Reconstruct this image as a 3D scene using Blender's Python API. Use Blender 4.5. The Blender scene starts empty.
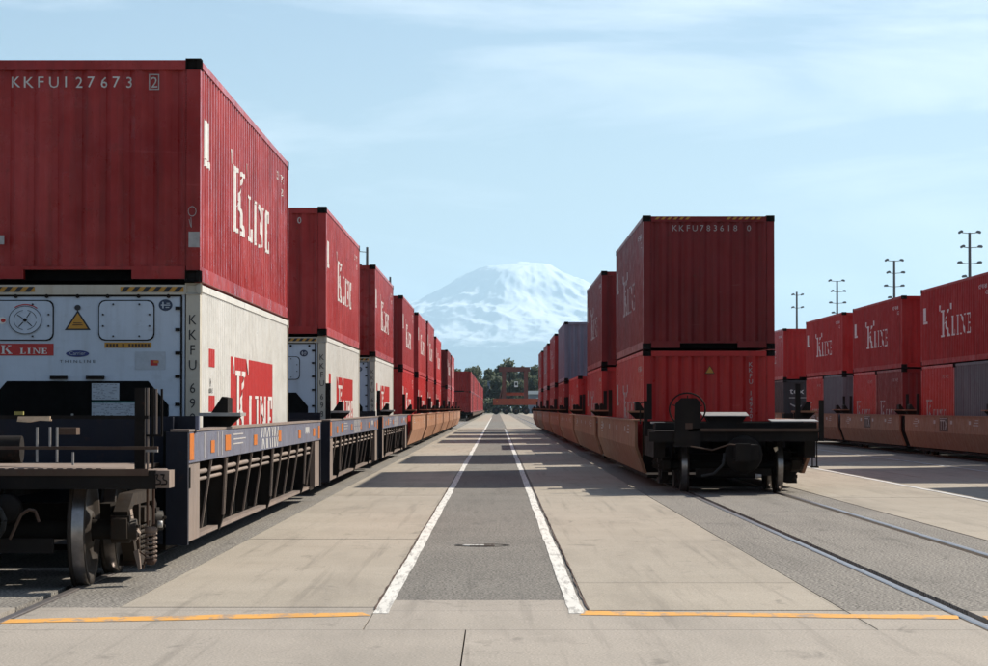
import bpy, bmesh, math, random
from mathutils import Vector, Matrix, noise
R = random.Random(7)
sc = bpy.context.scene
col = sc.collection

# ------------------------------------------------------------------ camera, sky, sun, exposure
EYE = 1.48
F = 2680.0                       # focal length in pixels of the 988 px wide photograph
VPX, VPY = 497.0, 408.0          # vanishing point of the tracks in the photograph
cam = bpy.data.cameras.new('camera')
cam.sensor_width = 36.0
cam.lens = 36.0 * F / 988.0
cam.clip_start = 0.1
cam.clip_end = 200000.0
camo = bpy.data.objects.new('camera', cam)
col.objects.link(camo)
camo.location = (0, 0, EYE)
camo.rotation_euler = (math.radians(90) + math.atan((VPY - 333.0) / F), 0, math.atan((VPX - 494.0) / F))
sc.camera = camo

SUN_DIR = Vector((1.05, 0.74, 1.0)).normalized()
SUN_EL = math.asin(SUN_DIR.z)
SUN_AZ = math.atan2(SUN_DIR.x, SUN_DIR.y)       # from +Y towards +X
world = bpy.data.worlds.new('World')
sc.world = world
world.use_nodes = True
wn, wl = world.node_tree.nodes, world.node_tree.links
wn.clear()
w_out = wn.new('ShaderNodeOutputWorld')
w_bg = wn.new('ShaderNodeBackground')
w_bg.inputs['Strength'].default_value = 0.060
w_sky = wn.new('ShaderNodeTexSky')
w_sky.sky_type = 'NISHITA'
w_sky.sun_disc = False
w_sky.sun_elevation = SUN_EL
w_sky.sun_rotation = SUN_AZ
w_sky.altitude = 0
w_sky.air_density = 1.0
w_sky.dust_density = 1.0
w_sky.ozone_density = 3.0
w_tc = wn.new('ShaderNodeTexCoord')
w_map = wn.new('ShaderNodeMapping')
w_map.inputs['Scale'].default_value = (2.6, 2.6, 15.0)
w_map.inputs['Rotation'].default_value = (0.0, 0.12, 0.3)
w_n1 = wn.new('ShaderNodeTexNoise')
w_n1.inputs['Scale'].default_value = 1.7
w_n1.inputs['Detail'].default_value = 7
w_n1.inputs['Roughness'].default_value = 0.58
w_n1.inputs['Distortion'].default_value = 0.6
w_rmp = wn.new('ShaderNodeMapRange')
w_rmp.inputs['From Min'].default_value = 0.47
w_rmp.inputs['From Max'].default_value = 0.80
w_rmp.inputs['To Max'].default_value = 0.60
w_mix = wn.new('ShaderNodeMix')
w_mix.data_type = 'RGBA'
w_mix.inputs['B'].default_value = (15.0, 15.2, 15.4, 1)
wl.new(w_tc.outputs['Generated'], w_map.inputs['Vector'])
wl.new(w_map.outputs['Vector'], w_n1.inputs['Vector'])
wl.new(w_n1.outputs['Fac'], w_rmp.inputs['Value'])
wl.new(w_rmp.outputs['Result'], w_mix.inputs['Factor'])
wl.new(w_sky.outputs['Color'], w_mix.inputs['A'])
wl.new(w_mix.outputs['Result'], w_bg.inputs['Color'])
wl.new(w_bg.outputs['Background'], w_out.inputs['Surface'])

sun = bpy.data.lights.new('sun', 'SUN')
sun.energy = 5.0
sun.angle = math.radians(0.53)
sun.color = (1.0, 0.91, 0.775)
suno = bpy.data.objects.new('sun', sun)
col.objects.link(suno)
suno.rotation_euler = (-SUN_DIR).to_track_quat('-Z', 'Y').to_euler()
suno.location = (40, 40, 60)

sc.view_settings.view_transform = 'Standard'
sc.view_settings.look = 'None'
sc.view_settings.exposure = 0.84
sc.view_settings.gamma = 1.0
sc.render.engine = 'CYCLES'
sc.cycles.use_denoising = True
sc.cycles.max_bounces = 6
sc.cycles.volume_bounces = 1

# ------------------------------------------------------------------ small helpers
def at(px, py, d):
    """point seen at photo pixel px,py at distance d along the tracks"""
    return ((px - VPX) * d / F, d, EYE + (VPY - py) * d / F)

class MB:
    """collects polygons of one mesh"""
    def __init__(s):
        s.v, s.f, s.sm = [], [], []
    def poly(s, pts, smooth=False):
        i = len(s.v)
        s.v += [tuple(p) for p in pts]
        s.f.append(tuple(range(i, i + len(pts))))
        s.sm.append(smooth)
    def faces(s, verts, faces, smooth=False):
        i = len(s.v)
        s.v += [tuple(p) for p in verts]
        for f in faces:
            s.f.append(tuple(i + k for k in f))
            s.sm.append(smooth)
    def box(s, x0, x1, y0, y1, z0, z1):
        V = [(x, y, z) for z in (z0, z1) for y in (y0, y1) for x in (x0, x1)]
        s.faces(V, [(0, 2, 3, 1), (4, 5, 7, 6), (0, 1, 5, 4), (2, 6, 7, 3), (0, 4, 6, 2), (1, 3, 7, 5)])
        return s
    def prism(s, pts, axis, a, b):
        """pts: 2d polygon in the two other axes (in x,y,z order)"""
        def mk(p, t):
            return {'x': (t, p[0], p[1]), 'y': (p[0], t, p[1]), 'z': (p[0], p[1], t)}[axis]
        n = len(pts)
        V = [mk(p, a) for p in pts] + [mk(p, b) for p in pts]
        Fs = [tuple(range(n)), tuple(range(2 * n - 1, n - 1, -1))]
        for i in range(n):
            j = (i + 1) % n
            Fs.append((j, i, n + i, n + j))
        s.faces(V, Fs)
        return s
    def cyl(s, p0, p1, r0, r1=None, n=12, caps=True):
        r1 = r0 if r1 is None else r1
        p0, p1 = Vector(p0), Vector(p1)
        d = (p1 - p0).normalized()
        u = d.orthogonal().normalized()
        w = d.cross(u)
        V = []
        for p, r in ((p0, r0), (p1, r1)):
            for k in range(n):
                a = 2 * math.pi * k / n
                V.append(p + (u * math.cos(a) + w * math.sin(a)) * r)
        s.faces(V, [(k, (k + 1) % n, n + (k + 1) % n, n + k) for k in range(n)], True)
        if caps:
            s.faces(V, [tuple(range(n - 1, -1, -1)), tuple(range(n, 2 * n))])
        return s
    def path(s, pts, r, n=8):
        for a, b in zip(pts[:-1], pts[1:]):
            s.cyl(a, b, r, r, n)
        return s
    def lathe(s, prof, c, axis='x', n=28):
        """prof: (t, r) along the axis, round c"""
        V = []
        for t, r in prof:
            for k in range(n):
                a = 2 * math.pi * k / n
                ca, sa = r * math.cos(a), r * math.sin(a)
                V.append({'x': (c[0] + t, c[1] + ca, c[2] + sa), 'y': (c[0] + ca, c[1] + t, c[2] + sa),
                          'z': (c[0] + ca, c[1] + sa, c[2] + t)}[axis])
        m = len(prof)
        s.faces(V, [(i * n + k, i * n + (k + 1) % n, (i + 1) * n + (k + 1) % n, (i + 1) * n + k)
                    for i in range(m - 1) for k in range(n)], True)
        return s
    def mesh(s, name, bevel=0.0):
        me = bpy.data.meshes.new(name)
        me.from_pydata(s.v, [], s.f)
        me.polygons.foreach_set('use_smooth', s.sm)
        bm = bmesh.new()
        bm.from_mesh(me)
        if bevel:
            bmesh.ops.remove_doubles(bm, verts=bm.verts, dist=1e-5)
            bmesh.ops.bevel(bm, geom=[e for e in bm.edges], offset=bevel, segments=1, affect='EDGES', clamp_overlap=True)
        bmesh.ops.recalc_face_normals(bm, faces=bm.faces)
        bm.to_mesh(me)
        bm.free()
        return me

def put(name, me, mat, parent=None, loc=None, rz=0.0):
    if isinstance(me, MB):
        me = me.mesh(name)
    o = bpy.data.objects.new(name, me)
    col.objects.link(o)
    if mat is not None:
        if not me.materials:
            me.materials.append(mat)
        elif me.materials[0] != mat:
            o.material_slots[0].link = 'OBJECT'
            o.material_slots[0].material = mat
    if name in PRINT:
        o['kind'] = 'stuff'
    if parent is not None:
        o.parent = parent
    if loc is not None:
        o.location = loc
    if rz:
        o.rotation_euler.z = rz
    return o

def empty(name, loc=(0, 0, 0), rz=0.0):
    o = bpy.data.objects.new(name, None)
    o.empty_display_size = 0.2
    col.objects.link(o)
    o.location = loc
    o.rotation_euler.z = rz
    return o

PRINT = ('lettering', 'serial_number', 'hazard_stripe', 'graffiti', 'stencil', 'label_strip', 'printed_lines', 'check_digit_box', 'grating_teeth', 'hand_hook', 'swoosh', 'emblem_mark', 'data_plate', 'red_arc', 'vent_ring', 'chalk_mark')
def tag(o, label=None, cat=None, group=None, kind=None):
    if label: o['label'] = label
    if cat: o['category'] = cat
    if group: o['group'] = group
    if kind: o['kind'] = kind
    return o

# ------------------------------------------------------------------ materials
def newmat(name):
    m = bpy.data.materials.new(name)
    m.use_nodes = True
    nt = m.node_tree
    nt.nodes.clear()
    out = nt.nodes.new('ShaderNodeOutputMaterial')
    b = nt.nodes.new('ShaderNodeBsdfPrincipled')
    nt.links.new(b.outputs['BSDF'], out.inputs['Surface'])
    return m, nt.nodes, nt.links, b

def nz(N, L, vec, scale, detail=4, rough=0.55, dist=0.0, sc3=None):
    if sc3 is not None:
        mp = N.new('ShaderNodeMapping')
        mp.inputs['Scale'].default_value = sc3
        L.new(vec, mp.inputs['Vector'])
        vec = mp.outputs['Vector']
    n = N.new('ShaderNodeTexNoise')
    n.inputs['Scale'].default_value = scale
    n.inputs['Detail'].default_value = detail
    n.inputs['Roughness'].default_value = rough
    n.inputs['Distortion'].default_value = dist
    L.new(vec, n.inputs['Vector'])
    return n.outputs['Fac']

def rng(N, L, val, a, b, c=0.0, d=1.0):
    m = N.new('ShaderNodeMapRange')
    m.inputs['From Min'].default_value = a
    m.inputs['From Max'].default_value = b
    m.inputs['To Min'].default_value = c
    m.inputs['To Max'].default_value = d
    L.new(val, m.inputs['Value'])
    return m.outputs['Result']

def mixc(N, L, fac, A, B, mode='MIX'):
    m = N.new('ShaderNodeMix')
    m.data_type = 'RGBA'
    m.blend_type = mode
    for key, v in (('Factor', fac), ('A', A), ('B', B)):
        if hasattr(v, 'is_linked'):
            L.new(v, m.inputs[key])
        elif key == 'Factor':
            m.inputs[key].default_value = v
        else:
            m.inputs[key].default_value = (v[0], v[1], v[2], 1)
    return m.outputs['Result']

def bump(N, L, b, h, strength, distance):
    bp = N.new('ShaderNodeBump')
    bp.inputs['Strength'].default_value = strength
    bp.inputs['Distance'].default_value = distance
    L.new(h, bp.inputs['Height'])
    L.new(bp.outputs['Normal'], b.inputs['Normal'])

def objvec(N, L):
    tc = N.new('ShaderNodeTexCoord')
    oi = N.new('ShaderNodeObjectInfo')
    va = N.new('ShaderNodeVectorMath')
    va.operation = 'MULTIPLY_ADD'
    va.inputs[1].default_value = (0.37, 0.37, 0.0)
    L.new(oi.outputs['Location'], va.inputs[0])
    L.new(tc.outputs['Object'], va.inputs[2])
    return va.outputs['Vector']

def paint(name, base, rough=0.5, fade=None, dirt=0.5, dirtc=(0.050, 0.012, 0.009), spec=0.27):
    """weathered paint: faded patches, vertical run-off streaks, rust freckles"""
    m, N, L, b = newmat(name)
    v = objvec(N, L)
    fade = fade or tuple(min(1, c * 1.25 + 0.02) for c in base)
    f1 = rng(N, L, nz(N, L, v, 0.8, 6, 0.62), 0.36, 0.64)
    c = mixc(N, L, f1, base, fade)
    st = rng(N, L, nz(N, L, v, 1.0, 6, 0.68, sc3=(6.0, 6.0, 0.45)), 0.48, 0.78, 0.0, 0.85 * dirt)
    c = mixc(N, L, st, c, dirtc)
    fr = rng(N, L, nz(N, L, v, 6.0, 8, 0.74), 0.60, 0.72, 0.0, 0.85 * dirt)
    c = mixc(N, L, fr, c, (0.07, 0.03, 0.018))
    # horizontal handling scrapes, pale and dark
    sw = nz(N, L, v, 1.0, 5, 0.6, sc3=(1.2, 1.2, 16.0))
    sm_ = nz(N, L, v, 1.7, 3, 0.5)
    mk = N.new('ShaderNodeMath'); mk.operation = 'MULTIPLY'
    L.new(rng(N, L, sw, 0.66, 0.70), mk.inputs[0])
    L.new(rng(N, L, sm_, 0.50, 0.62, 0.0, 0.55 * dirt), mk.inputs[1])
    c = mixc(N, L, mk.outputs[0], c, tuple(min(0.6, x * 1.3 + 0.05) for x in base))
    L.new(c, b.inputs['Base Color'])
    rr = rng(N, L, nz(N, L, v, 5.0, 4), 0.3, 0.7, max(0.05, rough - 0.12), min(1, rough + 0.15))
    L.new(rr, b.inputs['Roughness'])
    b.inputs['Specular IOR Level'].default_value = spec
    bump(N, L, b, nz(N, L, v, 1.5, 4, 0.5), 0.6, 0.06)
    return m

def flat(name, base, rough=0.6, metal=0.0, var=0.25, spec=0.4):
    m, N, L, b = newmat(name)
    v = objvec(N, L)
    f = rng(N, L, nz(N, L, v, 14.0, 5, 0.6), 0.3, 0.7)
    c = mixc(N, L, f, tuple(x * (1 - var) for x in base), tuple(min(1, x * (1 + var * 0.6)) for x in base))
    L.new(c, b.inputs['Base Color'])
    b.inputs['Roughness'].default_value = rough
    b.inputs['Metallic'].default_value = metal
    b.inputs['Specular IOR Level'].default_value = spec
    return m

RED = [paint('red_paint_%s' % n, b_, r_, f_, d_) for n, b_, r_, f_, d_ in (
    ('fresh', (0.240, 0.0080, 0.0075), 0.33, (0.36, 0.038, 0.036), 0.62),
    ('faded', (0.30, 0.0165, 0.0160), 0.38, (0.38, 0.044, 0.042), 0.70),
    ('deep', (0.235, 0.0105, 0.0105), 0.42, (0.29, 0.020, 0.020), 0.60),
    ('maroon', (0.140, 0.0078, 0.0080), 0.42, (0.18, 0.0140, 0.0145), 0.65),
    ('signal', (0.37, 0.0115, 0.0105), 0.38, (0.42, 0.024, 0.022), 0.50),
    ('chalky', (0.35, 0.0180, 0.0160), 0.60, (0.41, 0.042, 0.039), 0.65),
    ('chalky_dark', (0.30, 0.0150, 0.0140), 0.60, (0.36, 0.034, 0.032), 0.70))]
for m_ in RED[5:]:
    m_.node_tree.nodes['Principled BSDF'].inputs['Specular IOR Level'].default_value = 0.10
WHITE = paint('white_reefer_paint', (0.50, 0.49, 0.46), 0.38, (0.56, 0.55, 0.525), 0.22, (0.30, 0.22, 0.13))
CREAM = paint('cream_post_paint', (0.42, 0.39, 0.33), 0.5, (0.47, 0.43, 0.355), 0.5, (0.28, 0.17, 0.08))
SILVER = paint('grey_front_paint', (0.42, 0.48, 0.56), 0.42, (0.46, 0.52, 0.60), 0.3, (0.14, 0.12, 0.10))
GREYC = paint('grey_container_paint', (0.12, 0.125, 0.135), 0.6, (0.15, 0.155, 0.165), 0.6, spec=0.12)
GREYB = paint('blue_grey_container_paint', (0.13, 0.15, 0.20), 0.5, (0.17, 0.19, 0.24), 0.5)
BLACKC = paint('black_container_paint', (0.030, 0.028, 0.032), 0.5, (0.05, 0.045, 0.045), 0.5)
TAN = paint('brown_car_paint', (0.235, 0.118, 0.068), 0.6, (0.285, 0.150, 0.09), 0.6, (0.09, 0.05, 0.03), 0.12)
SLATE = paint('slate_car_paint', (0.092, 0.102, 0.150), 0.5, (0.125, 0.128, 0.165), 0.6, (0.10, 0.065, 0.045))
RIBM = paint('dusty_rib_paint', (0.145, 0.118, 0.105), 0.65, (0.19, 0.145, 0.12), 0.7, (0.09, 0.06, 0.045))
NAVY = paint('dark_blue_steel', (0.010, 0.012, 0.020), 0.55, (0.018, 0.02, 0.028), 0.4, (0.02, 0.017, 0.015), 0.10)
GRIME_SHADE = paint('grime_and_shade_black', (0.010, 0.009, 0.009), 0.7, (0.020, 0.017, 0.015), 0.5, (0.030, 0.021, 0.015), 0.06)  # grimy steel; the rib webs use it as painted shade
RUST = paint('rusty_brown_steel', (0.060, 0.040, 0.03), 0.75, (0.095, 0.062, 0.045), 0.6, spec=0.15)
DUSTY = paint('dusty_walkway', (0.165, 0.122, 0.10), 0.8, (0.215, 0.17, 0.14), 0.6)
WORN = flat('worn_galvanised_steel', (0.30, 0.29, 0.28), 0.5, 0.3)
TREAD = flat('polished_wheel_tread', (0.30, 0.28, 0.27), 0.32, 0.9)
RAILTOP = flat('rail_steel', (0.34, 0.31, 0.30), 0.35, 0.85)
DARK = flat('black_recess_shade', (0.008, 0.008, 0.008), 0.9, var=0.3, spec=0.0)  # black steel, also the painted shade inside notches and bays
FRAMEM = paint('oily_cast_steel', (0.013, 0.011, 0.010), 0.65, (0.028, 0.021, 0.016), 0.6, (0.045, 0.03, 0.02), 0.1)
WHEELM = paint('wheel_steel', (0.022, 0.018, 0.016), 0.6, (0.035, 0.028, 0.023), 0.5, (0.05, 0.03, 0.02), 0.15)
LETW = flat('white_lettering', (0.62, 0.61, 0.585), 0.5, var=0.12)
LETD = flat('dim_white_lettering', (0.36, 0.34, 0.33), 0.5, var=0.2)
LETB = flat('black_lettering', (0.018, 0.018, 0.022), 0.5)
LOGOR = flat('red_banner', (0.40, 0.022, 0.020), 0.42, var=0.12)
ORANGE = flat('orange_reflector', (0.50, 0.15, 0.025), 0.35, var=0.2)
YELLOW = flat('yellow_sticker', (0.45, 0.22, 0.025), 0.45, var=0.15)
BLUE = flat('blue_emblem', (0.018, 0.03, 0.14), 0.4)
NAVYB = flat('navy_emblem', (0.02, 0.035, 0.075), 0.4)
PAPER = flat('pale_placard', (0.36, 0.40, 0.45), 0.5, var=0.12)
LAMPM = flat('lamp_housing', (0.16, 0.17, 0.18), 0.5, 0.2)
POLEM = flat('weathered_pole', (0.11, 0.11, 0.115), 0.75)
STEELO = paint('orange_machine_paint', (0.30, 0.050, 0.022), 0.55, (0.34, 0.07, 0.03), 0.4)
STEELM = paint('red_oxide_frame', (0.12, 0.038, 0.030), 0.6, (0.15, 0.05, 0.04), 0.4)
RUBBER = flat('rubber', (0.018, 0.018, 0.018), 0.85)
GLASS = flat('dark_cab_glass', (0.02, 0.025, 0.03), 0.12, spec=0.6)
BLDW = flat('white_building_sheet', (0.75, 0.75, 0.73), 0.5, var=0.08)
BLDG = flat('grey_building_sheet', (0.20, 0.23, 0.27), 0.6, var=0.15)

def ground_mat(name, base, light, dark, agg, rough=0.85, crack=0.0, bumpy=0.6, tint=0.0, grain=0.5, stain=0.5):
    m, N, L, b = newmat(name)
    g = N.new('ShaderNodeNewGeometry')
    v = g.outputs['Position']
    c = mixc(N, L, rng(N, L, nz(N, L, v, 0.55, 6, 0.6), 0.3, 0.7), base, light)
    # tyre-polished, stained lanes running along the yard
    s = rng(N, L, nz(N, L, v, 1.0, 5, 0.6, 0.4, sc3=(1.3, 0.16, 1.0)), 0.5, 0.75, 0.0, stain)
    c = mixc(N, L, s, c, dark)
    s2 = rng(N, L, nz(N, L, v, 2.3, 6, 0.7, 1.0), 0.60, 0.78, 0.0, stain)
    c = mixc(N, L, s2, c, dark)
    sp = rng(N, L, nz(N, L, v, agg, 2, 0.5), 0.36, 0.64, 1.0 - grain, 1.0 + grain)
    mu = N.new('ShaderNodeVectorMath')
    mu.operation = 'SCALE'
    L.new(c, mu.inputs[0])
    L.new(sp, mu.inputs['Scale'])
    c = mu.outputs['Vector']
    if tint:
        oi = N.new('ShaderNodeObjectInfo')
        t = rng(N, L, oi.outputs['Random'], 0, 1, 1 - tint, 1 + tint)
        m2 = N.new('ShaderNodeVectorMath')
        m2.operation = 'SCALE'
        L.new(c, m2.inputs[0])
        L.new(t, m2.inputs['Scale'])
        c = m2.outputs['Vector']
    # oil drips and rubber scuffs
    oil = rng(N, L, nz(N, L, v, 2.6, 4, 0.6, 0.6, sc3=(1.0, 0.35, 1.0)), 0.62, 0.72, 0.0, 0.5)
    c = mixc(N, L, oil, c, tuple(x * 0.45 for x in dark))
    scf = rng(N, L, nz(N, L, v, 1.0, 5, 0.65, 0.2, sc3=(7.0, 0.16, 1.0)), 0.55, 0.72, 0.0, 0.45)
    c = mixc(N, L, scf, c, tuple(x * 0.6 for x in dark))
    pale = rng(N, L, nz(N, L, v, 0.9, 6, 0.7, 1.5), 0.60, 0.72, 0.0, 0.35)
    c = mixc(N, L, pale, c, tuple(min(1, x * 1.22) for x in light))
    if crack:
        cn = nz(N, L, v, 0.42, 9, 0.62, 0.35)
        ab = N.new('ShaderNodeMath'); ab.operation = 'SUBTRACT'
        L.new(cn, ab.inputs[0]); ab.inputs[1].default_value = 0.5
        ab2 = N.new('ShaderNodeMath'); ab2.operation = 'ABSOLUTE'
        L.new(ab.outputs[0], ab2.inputs[0])
        ck = rng(N, L, ab2.outputs[0], 0.0, 0.0022, 1.0, 0.0)
        cm = rng(N, L, nz(N, L, v, 0.23, 3, 0.5), 0.50, 0.60, 0.0, crack)
        mk = N.new('ShaderNodeMath'); mk.operation = 'MULTIPLY'
        L.new(ck, mk.inputs[0]); L.new(cm, mk.inputs[1])
        c = mixc(N, L, mk.outputs[0], c, (0.05, 0.045, 0.04))
    L.new(c, b.inputs['Base Color'])
    b.inputs['Roughness'].default_value = rough
    b.inputs['Specular IOR Level'].default_value = 0.25
    bump(N, L, b, nz(N, L, v, agg, 3, 0.6), bumpy, 0.012)
    return m

CONC = ground_mat('concrete', (0.2599, 0.2303, 0.1887), (0.2977, 0.2654, 0.2211), (0.1937, 0.1714, 0.1422), 70.0, 0.85, 0.75, 0.25, 0.05, 0.18, 0.75)
APRON = ground_mat('apron_concrete', (0.2551, 0.2303, 0.2001), (0.2977, 0.2672, 0.2325), (0.1937, 0.1751, 0.1518), 60.0, 0.85, 0.8, 0.25, 0.03, 0.20, 0.75)
ASPH = ground_mat('asphalt', (0.1493, 0.1391, 0.1253), (0.1824, 0.1693, 0.1519), (0.0995, 0.0927, 0.0841), 42.0, 0.92, 0.5, 0.5, 0.0, 0.85, 0.6)
LANE = ground_mat('lane_asphalt', (0.1229, 0.1152, 0.1044), (0.1465, 0.1373, 0.1246), (0.0898, 0.0848, 0.0772), 48.0, 0.92, 0.35, 0.5, 0.0, 0.75, 0.55)
BALL = ground_mat('ballast', (0.09, 0.08, 0.07), (0.12, 0.11, 0.10), (0.05, 0.045, 0.04), 30.0, 0.95, 0.0, 1.0)

def worn_line(name, base, sc3, wear=0.85):
    m, N, L, b = newmat(name)
    g = N.new('ShaderNodeNewGeometry')
    v = g.outputs['Position']
    f = rng(N, L, nz(N, L, v, 1.0, 6, 0.72, sc3=sc3), 0.50, 0.60, 0.0, wear)
    f2 = rng(N, L, nz(N, L, v, 1.6, 4, 0.6), 0.4, 0.75, 0.0, 0.45)
    c = mixc(N, L, f2, base, tuple(x * 0.62 for x in base))
    c = mixc(N, L, f, c, (0.18, 0.17, 0.16))
    L.new(c, b.inputs['Base Color'])
    b.inputs['Roughness'].default_value = 0.8
    return m
LINEW = worn_line('worn_white_line', (0.56, 0.55, 0.52), (22.0, 1.6, 1.0), 0.7)
LINEO = worn_line('worn_orange_line', (0.56, 0.27, 0.040), (7.0, 2.6, 1.0))
LINEB = worn_line('worn_pale_line', (0.48, 0.48, 0.48), (20.0, 0.5, 1.0), 0.7)

# ------------------------------------------------------------------ setting: ground, pavement, tracks
LT, RT, TT = -4.42, 4.22, 14.62          # track centres
LTR, RTR = -4.27, 4.13                   # rail centre lines as measured on the ground
HG = 0.82                                # half gauge to rail centre
Z0 = -0.10
ground = put('ground', MB().poly and (lambda m: (m.poly([(-44000, -2500, Z0), (44000, -2500, Z0), (44000, 78000, Z0), (-44000, 78000, Z0)]), m)[1])(MB()), None)
gm, N, L, b = newmat('far_ground')
g = N.new('ShaderNodeNewGeometry')
cc = mixc(N, L, rng(N, L, nz(N, L, g.outputs['Position'], 0.01, 5), 0.35, 0.65), (0.05, 0.06, 0.035), (0.09, 0.085, 0.06))
L.new(cc, b.inputs['Base Color'])
b.inputs['Roughness'].default_value = 0.95
ground.data.materials.append(gm)
tag(ground, kind='structure')

pave = tag(empty('pavement'), kind='structure')
def sheet(name, x0, x1, y0, y1, mat, z=0.0, parent=pave):
    return put(name, MB().box(x0, x1, y0, y1, Z0 + 0.002, z), mat, parent)
def strip4(name, x0, x1, y0, y1, mat, gap=0.0):
    return sheet(name, x0 + gap, x1 - gap, y0 + gap, y1 - gap, mat)

RW, GW = 0.038, 0.085                    # half rail head, flangeway width
FAR = 690.0
def track_strips(c, x0, x1, y0, y1, mat, name):
    a, d = c - HG, c + HG
    for p, q in ((x0, a - RW - 0.012), (a + RW + GW, d - RW - GW), (d + RW + 0.012, x1)):
        sheet(name, p, q, y0, y1, mat)

track_strips(LTR, -6.35, -2.81, 19.95, FAR, ASPH, 'asphalt_strip')
track_strips(RTR, 2.55, 5.46, 19.65, FAR, ASPH, 'asphalt_strip')
track_strips(TT, 12.6, 17.2, 19.95, FAR, ASPH, 'asphalt_strip')
sheet('asphalt_strip', -0.895, 0.665, 20.72, FAR, LANE, -0.003)
sheet('asphalt_strip', -60, -6.36, 5, FAR, ASPH)
sheet('asphalt_strip', 17.21, 90, 5, FAR, ASPH)
# concrete slabs in rows along the lane
def slab_rows(x0, x1, ys, g=0.006):
    for ya, yb in zip(ys[:-1], ys[1:]):
        put('concrete_slab', MB().box(x0 + g, x1 - g, ya + g, yb - g, Z0 + 0.002, 0.004 + R.uniform(-0.003, 0.003)), CONC, pave)
ysl = [19.95, 22.7] + [22.7 + 7.6 * k for k in range(1, 30)] + [FAR]
slab_rows(-2.80, -0.90, ysl)
slab_rows(0.67, 2.54, [19.65] + ysl[1:])
ysr = [20.0 + 6.1 * k for k in range(0, 36)] + [FAR]
slab_rows(5.47, 9.0, ysr)
slab_rows(9.0, 12.59, ysr)
# apron across the front: slabs divided at the rails
def apron(y0, y1, xs, g=0.005):
    rails = [LTR - HG, LTR + HG, RTR - HG, RTR + HG]
    inner = [1, -1, 1, -1]               # side of the flangeway
    cuts = []
    for r, s in zip(rails, inner):
        lo, hi = (r - RW - 0.012, r + RW + GW) if s > 0 else (r - RW - GW, r + RW + 0.012)
        cuts.append((lo, hi))
    edges = sorted([x for x in xs])
    spans = [(edges[i], edges[i + 1]) for i in range(len(edges) - 1)]
    for a, b_ in spans:
        segs = [(a, b_)]
        for lo, hi in cuts:
            out = []
            for p, q in segs:
                if hi <= p or lo >= q:
                    out.append((p, q)); continue
                if lo > p: out.append((p, lo))
                if hi < q: out.append((hi, q))
            segs = out
        for p, q in segs:
            if q - p > 0.03:
                put('concrete_slab', MB().box(p + g, q - g, y0 + g, y1 - g, Z0 + 0.002, 0.0), APRON, pave)
apron(17.95, 19.64, [-6.35, LTR, -0.896, 2.545, RTR, 12.6])
apron(11.5, 17.95, [-6.35, LTR + 0.3, -0.21, 3.55, 7.6, 12.6])
apron(5.0, 11.5, [-6.35, LTR + 0.3, -0.21, 3.55, 7.6, 12.6])
for a, b_, y1 in ((-6.35, LTR - HG - RW - 0.012, 19.945), (LTR - HG + RW + GW, LTR + HG - RW - GW, 19.945), (LTR + HG + RW + 0.012, -0.896, 19.945), (-0.896, 0.668, 20.71), (5.46, 12.6, 19.99)):
    put('concrete_slab', MB().box(a + 0.004, b_ - 0.004, 19.642, y1, Z0 + 0.002, 0.0), APRON, pave)
sheet('concrete_slab', 12.61, 17.2, 5, 19.94, APRON)

def line(name, pts, mat, z=0.0125):
    m = MB()
    m.poly([(x, y, z) for x, y in pts])
    return put(name, m, mat, pave)
def ragged_mesh(p0, p1, w, z, step, jit, seed):
    """painted stripe along p0-p1 with uneven edges, one strip of quads"""
    rr = random.Random(seed)
    a, c = Vector((p0[0], p0[1])), Vector((p1[0], p1[1]))
    d = (c - a)
    n = max(2, int(d.length / step))
    nn = Vector((-d.y, d.x)).normalized()
    V, Fs = [], []
    for k in range(n + 1):
        p = a + d * (k / n)
        sw = 0.35 * jit * math.sin(k * step * 0.7)
        for sg in (-1, 1):
            q = p + nn * (sg * w / 2 + sw + rr.uniform(-jit, jit) * 0.5)
            V.append((q.x, q.y, z))
    for k in range(n):
        Fs.append((2 * k, 2 * k + 1, 2 * k + 3, 2 * k + 2))
    m = MB()
    m.faces(V, Fs)
    return m
def ragged(p0, p1, w, mat, z, step, jit, seed):
    return put('painted_line', ragged_mesh(p0, p1, w, z, step, jit, seed), mat, pave)
for x, y1, sd in ((-0.838, 420, 1), (0.577, 190, 2)):
    ragged((x, 19.35), (x, 20.70), 0.108, LINEW, 0.0030, 0.45, 0.010, sd)
    ragged((x, 20.73), (x, 70.0), 0.108, LINEW, 0.0012, 0.8, 0.010, sd + 10)
    # open crack filled with dirt where the lane meets the slabs
    xe = -0.898 if x < 0 else 0.668
    put('joint_crack', ragged_mesh((xe, 19.7), (xe, 60.0), 0.012, 0.0076, 0.35, 0.012, sd + 30), RUST, pave)
    ragged((x, 70.0), (x, y1), 0.12, LINEW, 0.0012, 2.0, 0.012, sd + 20)
ragged((7.75, 30), (7.75, 240), 0.11, LINEB, 0.0115, 0.6, 0.012, 5)
ragged((11.35, 30), (11.35, 240), 0.11, LINEB, 0.0115, 0.6, 0.012, 6)
ragged((-3.50, 18.62), (-0.93, 19.26), 0.37, LINEO, 0.0035, 0.25, 0.07, 7)
ragged((0.62, 19.40), (RTR - HG - 0.05, 18.98), 0.35, LINEO, 0.0035, 0.25, 0.07, 8)
ragged((RTR - HG + 0.13, 18.95), (RTR + HG - 0.14, 18.85), 0.34, LINEO, 0.0035, 0.25, 0.07, 9)

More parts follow.
